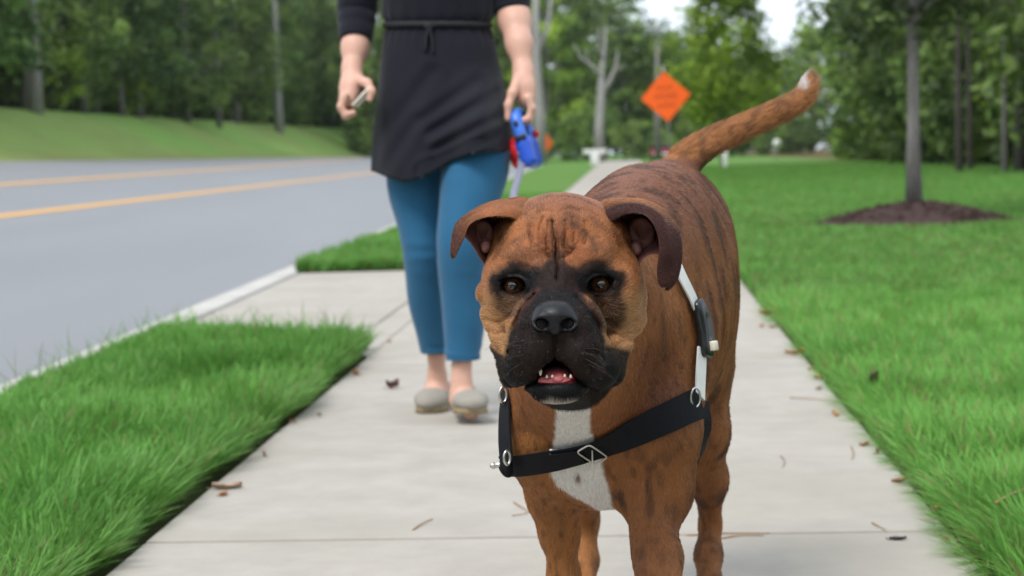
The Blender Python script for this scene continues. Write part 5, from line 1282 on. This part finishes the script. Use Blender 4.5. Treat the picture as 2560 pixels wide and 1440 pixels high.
# girth and back straps round the ribs
def loop(c, nrm, name, width, mat, a0, a1, n=60, off=.0075):
    nrm = np.array(nrm) / np.linalg.norm(nrm); e1 = np.cross([0, 0, 1], nrm); e1 /= np.linalg.norm(e1); e2 = np.cross(nrm, e1); p, q = [], []
    for a in np.linspace(a0, a1, n):
        d = e1 * cos(a) + e2 * sin(a); h_ = DOG_BVH.ray_cast(Vector(c + d * .5), Vector(-d))
        if h_[0] is None: continue
        p.append(np.array(h_[0]) + d * off); q.append(d)
    p = np.array(p); 
    for _ in range(6): p[1:-1] = p[1:-1] * .5 + (p[:-2] + p[2:]) * .25
    return ribbon(name, p, q, width, .0032, mat)
loop(P(1570, 800, 2.46), (-.26, -.97, 0), 'girth_strap', .026, WEB, -pi * .80, -.30 * pi, 50)

# the shoulder strap runs on up behind the ear
p_, n_ = path([(1686, 682), (1668, 652), (1648, 622), (1626, 596)], 20, .007, 2.40)
ribbon('neck_strap', p_, n_, .0175, .003, WWEB)

# ================================================================== THE DOG'S SHORT COAT
rf = np.random.default_rng(5)
isEar = np.zeros(len(V))
for eo, ev, ef, ec in (LEAR, REAR):
    o_ = len(V); hb = np.zeros(len(ev)); hb[len(ev) // 2:] = 1
    en = vnormals(ev, ef)
    V = np.concatenate([V, ev]); Q = np.concatenate([Q, ef + o_]); N = np.concatenate([N, en]); col = np.concatenate([col, ec]); bare = np.concatenate([bare, hb]); isEar = np.concatenate([isEar, np.ones(len(ev))])
tri = np.concatenate([Q[:, [0, 1, 2]], Q[:, [0, 2, 3]]]); A3 = V[tri[:, 0]]; B3 = V[tri[:, 1]]; C3 = V[tri[:, 2]]
area = np.linalg.norm(np.cross(B3 - A3, C3 - A3), axis=1) / 2; ctr = (A3 + B3 + C3) / 3
isH = smooth01(2.20 - ctr[:, 1], 0, .04) * (ctr[:, 2] > .38)
tip = P(1388, 800, 1.95)
bz_ = bare[tri].max(1)
cu, cv = proj(ctr)
muz = isH * (ctr[:, 1] < 2.05) * (np.hypot((cu - 1388) / 130, (cv - 880) / 150) < 1)
dens = 1.0 + 7.0 * isH + .9 * (ctr[:, 1] < 2.5)
dens = dens * (bz_ < .5) * (1 + 0 * muz)
for p_, r_ in SKINPTS[::2]:
    m = (np.abs(ctr[:, 1] - p_[1]) < .02); 
    if m.any(): mm = np.where(m)[0]; dens[mm[np.linalg.norm(ctr[mm] - p_, axis=1) < r_]] = 0
NH = 280000
pr = area * dens; pr /= pr.sum(); sel = rf.choice(len(tri), NH, p=pr); a_, b_ = rf.random(NH), rf.random(NH); sw = a_ + b_ > 1; a_[sw], b_[sw] = 1 - a_[sw], 1 - b_[sw]
w0 = (1 - a_ - b_)[:, None]; T3 = tri[sel]
mixv = lambda X_: X_[T3[:, 0]] * w0 + X_[T3[:, 1]] * a_[:, None] + X_[T3[:, 2]] * b_[:, None]
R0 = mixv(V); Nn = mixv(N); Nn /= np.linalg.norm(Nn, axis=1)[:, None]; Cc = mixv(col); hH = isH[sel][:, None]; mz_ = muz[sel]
fl_h = R0 - tip; fl_h /= np.linalg.norm(fl_h, axis=1)[:, None]; fl_h[:, 1] += .25
u0, v0_ = proj(R0)
brow = np.exp(-((u0 - 1392) / 110)**2 - ((v0_ - 600) / 90)**2)
fl_b = np.tile([.10, .55, -.75], (NH, 1)); legs = smooth01(.32 - R0[:, 2], 0, .08)[:, None]; fl_b = fl_b * (1 - legs) + np.array([0, .15, -1.]) * legs
chest = (smooth01(2.34 - R0[:, 1], 0, .08) * (R0[:, 2] < .5))[:, None]; fl_b = fl_b * (1 - chest) + np.stack([(R0[:, 0] - .10) * 3, 0 * R0[:, 0], -np.ones(NH)], 1) * chest
tm = (R0[:, 2] > .665)[:, None] * (hH < .5); fl_b = np.where(tm, np.array([.75, .15, .6]), fl_b)
ear_ = isEar[T3].max(1)[:, None]; fl_e = R0 - P(1400, 540, 2.12); fl_e[:, 2] -= .06; fl_e /= np.linalg.norm(fl_e, axis=1)[:, None]
fl = fl_h * hH + fl_b * (1 - hH); fl = np.where(ear_ > .5, fl_e, fl); fl += rf.normal(0, .14, (NH, 3)); fl -= Nn * (fl * Nn).sum(1)[:, None]; fl /= np.linalg.norm(fl, axis=1)[:, None] + 1e-9
Lh = np.where(hH[:, 0] > .5, .0046, .0070) * (.55 + .7 * rf.random(NH)); Lh *= np.where(mz_ > 0, .60, 1); Lh = np.where(ear_[:, 0] > .5, Lh * .6, Lh); Lh *= 1 - .25 * brow * hH[:, 0]
chn = (mz_ > 0) * (v0_ > 985); Lh = np.where(chn, .006 * (.6 + .6 * rf.random(NH)), Lh)
Lh = np.where(tm[:, 0], Lh * np.where(Cc.sum(1) > 1.2, 1.2, 2.3), Lh); lift = (.10 + .26 * tm[:, 0] + .14 * rf.random(NH) + .14 * hH[:, 0])[:, None]
d1 = fl + Nn * lift; d1 /= np.linalg.norm(d1, axis=1)[:, None]; d2 = fl + Nn * (lift * .25); d2 /= np.linalg.norm(d2, axis=1)[:, None]
p0 = R0 - Nn * .0006; p1 = R0 + d1 * (Lh * .5)[:, None]; p2 = p1 + d2 * (Lh * .5)[:, None]
pts = np.stack([p0, p1, p2], 1).reshape(-1, 3).astype(np.float32)
hc_ = bpy.data.hair_curves.new('coat'); hc_.add_curves([3] * NH); hc_.attributes['position'].data.foreach_set('vector', pts.ravel())
ra = hc_.attributes.get('radius') or hc_.attributes.new('radius', 'FLOAT', 'POINT')
rad = (np.where(hH[:, 0] > .5,   .00019, .00021) * (.7 + .6 * rf.random(NH)))[:, None] * np.array([1.0, .8, .25]); ra.data.foreach_set('value', rad.astype(np.float32).ravel())
br = np.where(hH[:, 0] > .5, .72 + .62 * rf.random(NH), .90 + .22 * rf.random(NH))[:, None]; cf = Cc * br * np.array([1.0, .98, .95])
grey = (mz_ > 0) & (rf.random(NH) < .010); cf[grey] = np.array([.16, .155, .155])
pale = (rf.random(NH) < np.where(hH[:, 0] > .5, .16, .05)) & (Cc.sum(1) > .12); cf[pale] = cf[pale] * .5 + np.array([.20, .12, .055])
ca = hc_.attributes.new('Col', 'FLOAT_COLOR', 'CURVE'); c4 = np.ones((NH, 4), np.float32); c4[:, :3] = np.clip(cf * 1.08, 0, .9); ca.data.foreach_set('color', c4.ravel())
t = NT('dog_coat'); sp = t.n('RGBToBW'); t.l(t.attr('Col'), sp.inputs[0]); t.set(Base_Color=t.attr('Col'), Roughness=.40, Specular_IOR_Level=t.math('MINIMUM', t.math('MULTIPLY_ADD', sp.outputs[0], 2.0, .16), .40)); hc_.materials.append(t.m)
dchild(link(bpy.data.objects.new('coat', hc_)))
# a few whiskers
b = MB()
for s_ in (-1, 1):
    for k in range(5):
        u_, v_ = 1387 + s_ * (70 + 22 * rf.random()), 850 + 60 * rf.random(); q, n = hit(u_, v_, 1.97, 0)
        d = n * .6 + np.array([s_ * .8, 0.1, -.25]) + rf.normal(0, .15, 3); d /= np.linalg.norm(d); L_ = .022 + .02 * rf.random()
        b.tube([q, q + d * L_ * .5, q + d * L_ + np.array([0, 0, -.006])], [.00022, .00016, .00005], 4, cap=False)
dchild(b.build('whiskers', plain('whisker', (.02, .018, .017), .5)))

# ================================================================== SIGNS AND FAR THINGS
ORANGE = plain('orange_sign_sheet', (1.0, .125, .004), .6, .05, 3); INK = plain('sign_ink', (.34, .040, .006), .6, .05); STEEL = plain('galvanised_steel', (.42, .42, .42), .45, .1, 30, Metallic=.6)
WHITEP = plain('white_paint', (.72, .72, .70), .5, .06, 8); REDP = plain('dark_red_paint', (.24, .018, .045), .3, .06, 3); GLASS = plain('dark_glass', (.02, .025, .03), .08, .1)
def diamond(loc, side, yaw, roll, label, text=True):
    s = empty('warning_sign', loc); s.rotation_euler = (0, roll, yaw); h = side / sqrt(2); b = MB(); zc = s['zc'] = 2.45 if text else 1.7
    r = .06; prof = []
    for k, (cx, cz) in enumerate(((0, 1), (1, 0), (0, -1), (-1, 0))):
        for a in np.linspace(-pi / 4, pi / 4, 5): th = (pi / 2 - k * pi / 2) - a; prof.append((cx * (h - r * 1.414) + r * cos(th), cz * (h - r * 1.414) + r * sin(th)))
    m = len(prof); v = [(x, -.006, z) for x, z in prof] + [(x, .0, z) for x, z in prof]
    b.raw(v, [tuple(range(m)), tuple(range(m, 2 * m))[::-1]] + [(i, m + i, m + (i + 1) % m, (i + 1) % m) for i in range(m)]); o = b.build('panel', ORANGE, s, smooth=False); o.location = (0, -.03, zc)
    if text:
        for w_, z, sz in (('ROAD', .30, .15), ('WORK', .0, .20), ('AHEAD', -.30, .15)):
            c = bpy.data.curves.new('lettering', 'FONT'); c.body = w_; c.size = sz * 1.35; c.align_x = 'CENTER'; c.align_y = 'CENTER'; c.extrude = .001; c.materials.append(INK)
            tmp = bpy.data.objects.new('lettering', c); COL.objects.link(tmp); bpy.context.view_layer.update(); tm_ = bpy.data.meshes.new_from_object(tmp.evaluated_get(bpy.context.evaluated_depsgraph_get())); bpy.data.objects.remove(tmp); t_ = bpy.data.objects.new('lettering', tm_); link(t_, s); t_.location = (0, -.039, zc + z); t_.rotation_euler = (pi / 2, 0, 0)
    b = MB(); b.tube([(0, 0, .0), (0, 0, zc + h + (.18 if text else -.1))], .032, 10); b.build('post', STEEL, s)
    b = MB(); b.box((0, -.015, zc), (side * 1.2, .015, .03)); b.build('cross_brace', STEEL, s)
    if text:
        for sx in (-1, 1):
            for sy in (-1, 1): b = MB(); b.tube([(0, 0, .32), (sx * .55, sy * .5, .02)], .018, 8); b.build('leg', STEEL, s)
    del s['zc']; return tag(s, label, 'sign')
q = P(1664, 241, 66); g = (q[0] + .19, 66, float(ground_z(q[0], 66)))
dz = (q[2] - g[2]) - 2.45; s = diamond((g[0], g[1], g[2] + dz), 1.22, .08, radians(-4.5), 'large orange diamond road sign on a portable stand beside the path')
q = P(1366, 357, 140); diamond((q[0], 140, q[2] - 1.7), .92, radians(48), 0, 'small distant orange diamond sign turned sideways beside the road', False)
def lift(u, v, Y): q = P(u, v, Y); return q
q = P(1487, 386, 110); bd = empty('barrier', (q[0], 110, float(ground_z(q[0], 110)))); tag(bd, 'long white board on a squat white block far off beside the path', 'barrier')
b = MB(); b.box((0, 0, .80), (1.35, .10, .26), None, .03); b.build('board', WHITEP, bd); b = MB(); b.box((0, 0, .33), (.5, .30, .66), None, .05); b.build('block', WHITEP, bd)
q = P(1650, 380, 165); car = empty('parked_car', (q[0], 165, float(ground_z(q[0], 165)))); tag(car, 'small dark red car parked far away behind the orange sign', 'car')
b = MB(); b.box((0, 0, .62), (1.72, 4.2, .62), None, .14); b.build('body', REDP, car); b = MB(); b.box((0, .15, 1.14), (1.42, 2.2, .52), None, .16); b.build('cabin', GLASS, car); b = MB(); b.box((0, .2, 1.40), (1.25, 1.7, .05), None, .02); b.build('roof', REDP, car)
for sx in (-1, 1):
    for sy in (-1, 1): b = MB(); b.cyl((sx * .72 - .1, sy * 1.3, .31), (sx * .72 + .1, sy * 1.3, .31), .31, 16); b.build('wheel', BLK, car)
    b = MB(); b.box((sx * .68, -2.1, .78), (.26, .05, .14), None, .02); b.build('tail_light', RED, car)
b = MB(); b.box((0, -2.12, .5), (1.6, .08, .16), None, .03); b.build('bumper', WHITEP, car)
q = P(1812, 378, 76); mp = empty('marker_post', (q[0], 76, float(ground_z(q[0], 76)))); tag(mp, 'short white marker post standing on the far lawn under the round street tree', 'post')
b = MB(); b.box((0, 0, .42), (.17, .10, .84), None, .02); b.build('shaft', WHITEP, mp); b = MB(); b.box((0, 0, .80), (.25, .13, .22), None, .03); b.build('cap', WHITEP, mp)
q = P(1942, 358, 105); mk = empty('marker', (q[0], 105, float(ground_z(q[0], 105)))); tag(mk, 'small round white marker on a thin stake at the right wood edge', 'marker')
b = MB(); b.cyl((0, .02, q[2] - mk.location.z), (0, -.02, q[2] - mk.location.z), .22, 20); b.build('disc', WHITEP, mk); b = MB(); b.tube([(0, .03, 0), (0, .03, q[2] - mk.location.z)], .02, 8); b.build('stake', STEEL, mk)

# ---- thin humid air
t = NT('thin_haze'); t.t.nodes.remove(t.b); pv = t.t.nodes.new('ShaderNodeVolumePrincipled'); pv.inputs['Color'].default_value = (.86, .90, .94, 1); pv.inputs['Density'].default_value = .00012; pv.inputs['Anisotropy'].default_value = .2; t.l(pv.outputs[0], t.out.inputs['Volume'])
b = MB(); b.box((0, 750, 13.5), (5400, 3700, 37)); tag(b.build('haze', t.m), kind='stuff')

# ================================================================== FALLEN LEAVES AND TWIGS
def dry(name, a, b_):
    t = NT(name); v = t.coord(); nz = t.noise(v, 90, 4); t.set(Base_Color=t.mix(nz, a, b_), Roughness=.7, Normal=t.bump(nz, .3, .003)); return t.m
DRY = dry('dry_leaf', (.20, .10, .048), (.36, .20, .10)); DRYP = dry('pale_dry_leaf', (.30, .20, .14), (.45, .33, .25)); DRYR = dry('reddish_dry_leaf', (.085, .035, .030), (.15, .065, .055)); DRYO = dry('orange_dry_leaf', (.34, .15, .05), (.46, .23, .09)); TWIG = dry('pine_straw', (.22, .12, .05), (.36, .20, .09)); DARKL = dry('dark_bit', (.03, .03, .026), (.06, .055, .05))
def leaf_me(L, Wd, curl, seed):
    r = np.random.default_rng(seed); n, m = 11, 7; v = []; 
    for i in range(n):
        tt = i / (n - 1); w_ = Wd / 2 * sin(pi * min(1, tt * .92 + .06))**.7 * (1 + .16 * sin(tt * 23 + seed))
        for j in range(m):
            s_ = -1 + 2 * j / (m - 1); v.append((L * (tt - .5), w_ * s_, curl * L * (abs(s_)**1.6 * .55 + .9 * (tt - .5)**2) + .10 * curl * L * sin(9 * tt + 4 * s_ + seed)))
    v = np.array(v); f = [(i * m + j, (i + 1) * m + j, (i + 1) * m + j + 1, i * m + j + 1) for i in range(n - 1) for j in range(m - 1)]
    V2 = np.concatenate([v, v + [0, 0, .0008]]); K = len(v); f2 = [tuple(x + K for x in q[::-1]) for q in f]
    V2[:, 2] -= V2[:, 2].min() - .0005
    st = MB(); st.raw(V2, f + f2); st.tube([(-L * .5, 0, .002), (-L * .68, .004, .004)], .0009, 5); st.tube([(-L * .5, 0, v[3][2] - v[:, 2].min() + .0018), (0, 0, .0022), (L * .45, 0, v[-4][2] - v[:, 2].min() + .0012)], .0006, 4)
    return st.mesh('dry_leaf')
def fallen(x, y, z, L, Wd, curl, mat, rz, label, tilt=(0, 0), group=None, me=None, name='dry_leaf'):
    me = me or leaf_me(L, Wd, curl, int(abs(x) * 1000) % 97); 
    if len(me.materials) == 0: me.materials.append(mat)
    o = link(bpy.data.objects.new(name, me)); o.location = (x, y, z); o.rotation_euler = (tilt[0], tilt[1], rz); return tag(o, label, 'leaf', group)
q = P(66, 1405, 3.24); fallen(q[0], q[1], q[2] - .012, .060, .050, .8, DRY, .4, 'crumpled brown leaf standing in the grass at the lower left corner', (.9, .3))
q = G(568, 1224); fallen(q[0], q[1], .001, .062, .030, .25, DRYP, .1, 'flat pale brown leaf on the path beside the verge grass')
q = G(982, 972); fallen(q[0], q[1], .001, .040, .028, .75, DRYR, .5, 'curled dark reddish leaf on the path left of the shoes')
q = G(890, 938); fallen(q[0], q[1], .001, .036, .026, .5, DRYO, 2.2, 'small orange leaf by the tip of the verge grass')
q = G(2245, 1352); fallen(q[0], q[1], .001, .030, .014, .2, DARKL, .05, 'small dark flat scrap on the path near the lower right')
q = G(2345, 1280); fallen(q[0], q[1], .002, .026, .020, .5, DRYO, 1.0, 'small tan leaf at the right path edge near the lower right corner')
q = P(2172, 975, 5.1); fallen(q[0], q[1], .035, .070, .030, .7, DRYR, 1.2, 'dark brown curled leaf caught in the right lawn', (.6, .4))
q = G(1920, 790); fallen(q[0], q[1], .002, .075, .045, .4, DRYO, .3, 'tan leaf at the right path edge behind the dog')
q = G(1985, 888); fallen(q[0], q[1], .002, .060, .020, .3, DRYO, .1, 'narrow orange leaf lying across the right path edge')
lms = [leaf_me(.026, .016, .35, 3), leaf_me(.020, .013, .4, 8), leaf_me(.036, .009, .3, 12)]
for m_, mt in zip(lms, (DRYO, DRY, TWIG)): m_.materials.append(mt)
rl = np.random.default_rng(8)
for k in range(15):
    y = 3.0 + 8.5 * rl.random()**1.4; x = float(walk_r(y)) + rl.normal(-.012, .022)
    fallen(x, y, .002 if x < walk_r(y) else .012, 0, 0, 0, None, rl.random() * 6.28, 'tiny brown leaf scrap in the litter along the right path edge', (rl.normal(0, .15), rl.normal(0, .15)), 'leaf litter along the right path edge', lms[k % 3])
for k in range(5):
    y = 3.1 + 4.0 * rl.random(); x = float(walk_l(y)) + abs(rl.normal(0, .03))
    fallen(x, y, .002, 0, 0, 0, None, rl.random() * 6.28, 'tiny brown leaf scrap in the litter along the left path edge', (0, 0), 'leaf litter along the left path edge', lms[k % 3])
for k in range(14):
    a = rl.random() * 6.28; x, y = MUL[0] + cos(a) * (.9 + 1.2 * rl.random()), MUL[1] + sin(a) * (.9 + 1.6 * rl.random())
    fallen(x, y, float(ground_z(x, y)) + .06, 0, 0, 0, None, a, 'small fallen yellow leaf on the lawn round the mulch mound', (.3, .2), 'fallen leaves round the mulch mound', lms[2])
def needle(uvs, r, label, z=.002):
    p = [G(u, v) + [0, 0, z] for u, v in uvs]; c = np.mean(p, 0); p = cr(p, 10) - c; p[:, 2] += .003 * np.sin(np.linspace(0, pi, 10)); b = MB(); b.tube(p, np.linspace(r, r * .5, 10), 6)
    o = b.build('pine_needle', TWIG); o.location = tuple(c); tag(o, label, 'twig')
needle([(1032, 1328), (1058, 1314), (1082, 1300)], .0016, 'short bent pine needle on the path in the lower middle')
needle([(1284, 1258), (1304, 1274), (1326, 1284)], .0014, 'pine needle on the path left of the front legs'); needle([(1280, 1292), (1304, 1292), (1322, 1284)], .0012, 'second pine needle touching the one left of the front legs')
needle([(1716, 1342), (1800, 1340), (1925, 1336)], .0018, 'long orange pine needle along the joint behind the hind paw'); needle([(1800, 1350), (1850, 1346), (1910, 1342)], .0016, 'shorter orange pine needle beside the long one on the joint')
needle([(1952, 1142), (1962, 1158), (1956, 1172)], .0013, 'small hooked pine needle on the right part of the path'); needle([(2128, 1118), (2134, 1138), (2130, 1152)], .0015, 'reddish pine needle on the path near the right edge')
needle([(1975, 996), (2040, 1002), (2100, 1008)], .0016, 'straight pale pine needle lying across the right path edge'); needle([(2180, 1310), (2196, 1322), (2214, 1328)], .0014, 'curved pine needle just above the nearest joint')
needle([(2490, 1345), (2530, 1325), (2570, 1305)], .0026, 'orange twig lying on the lawn at the right edge of the photo', .06)
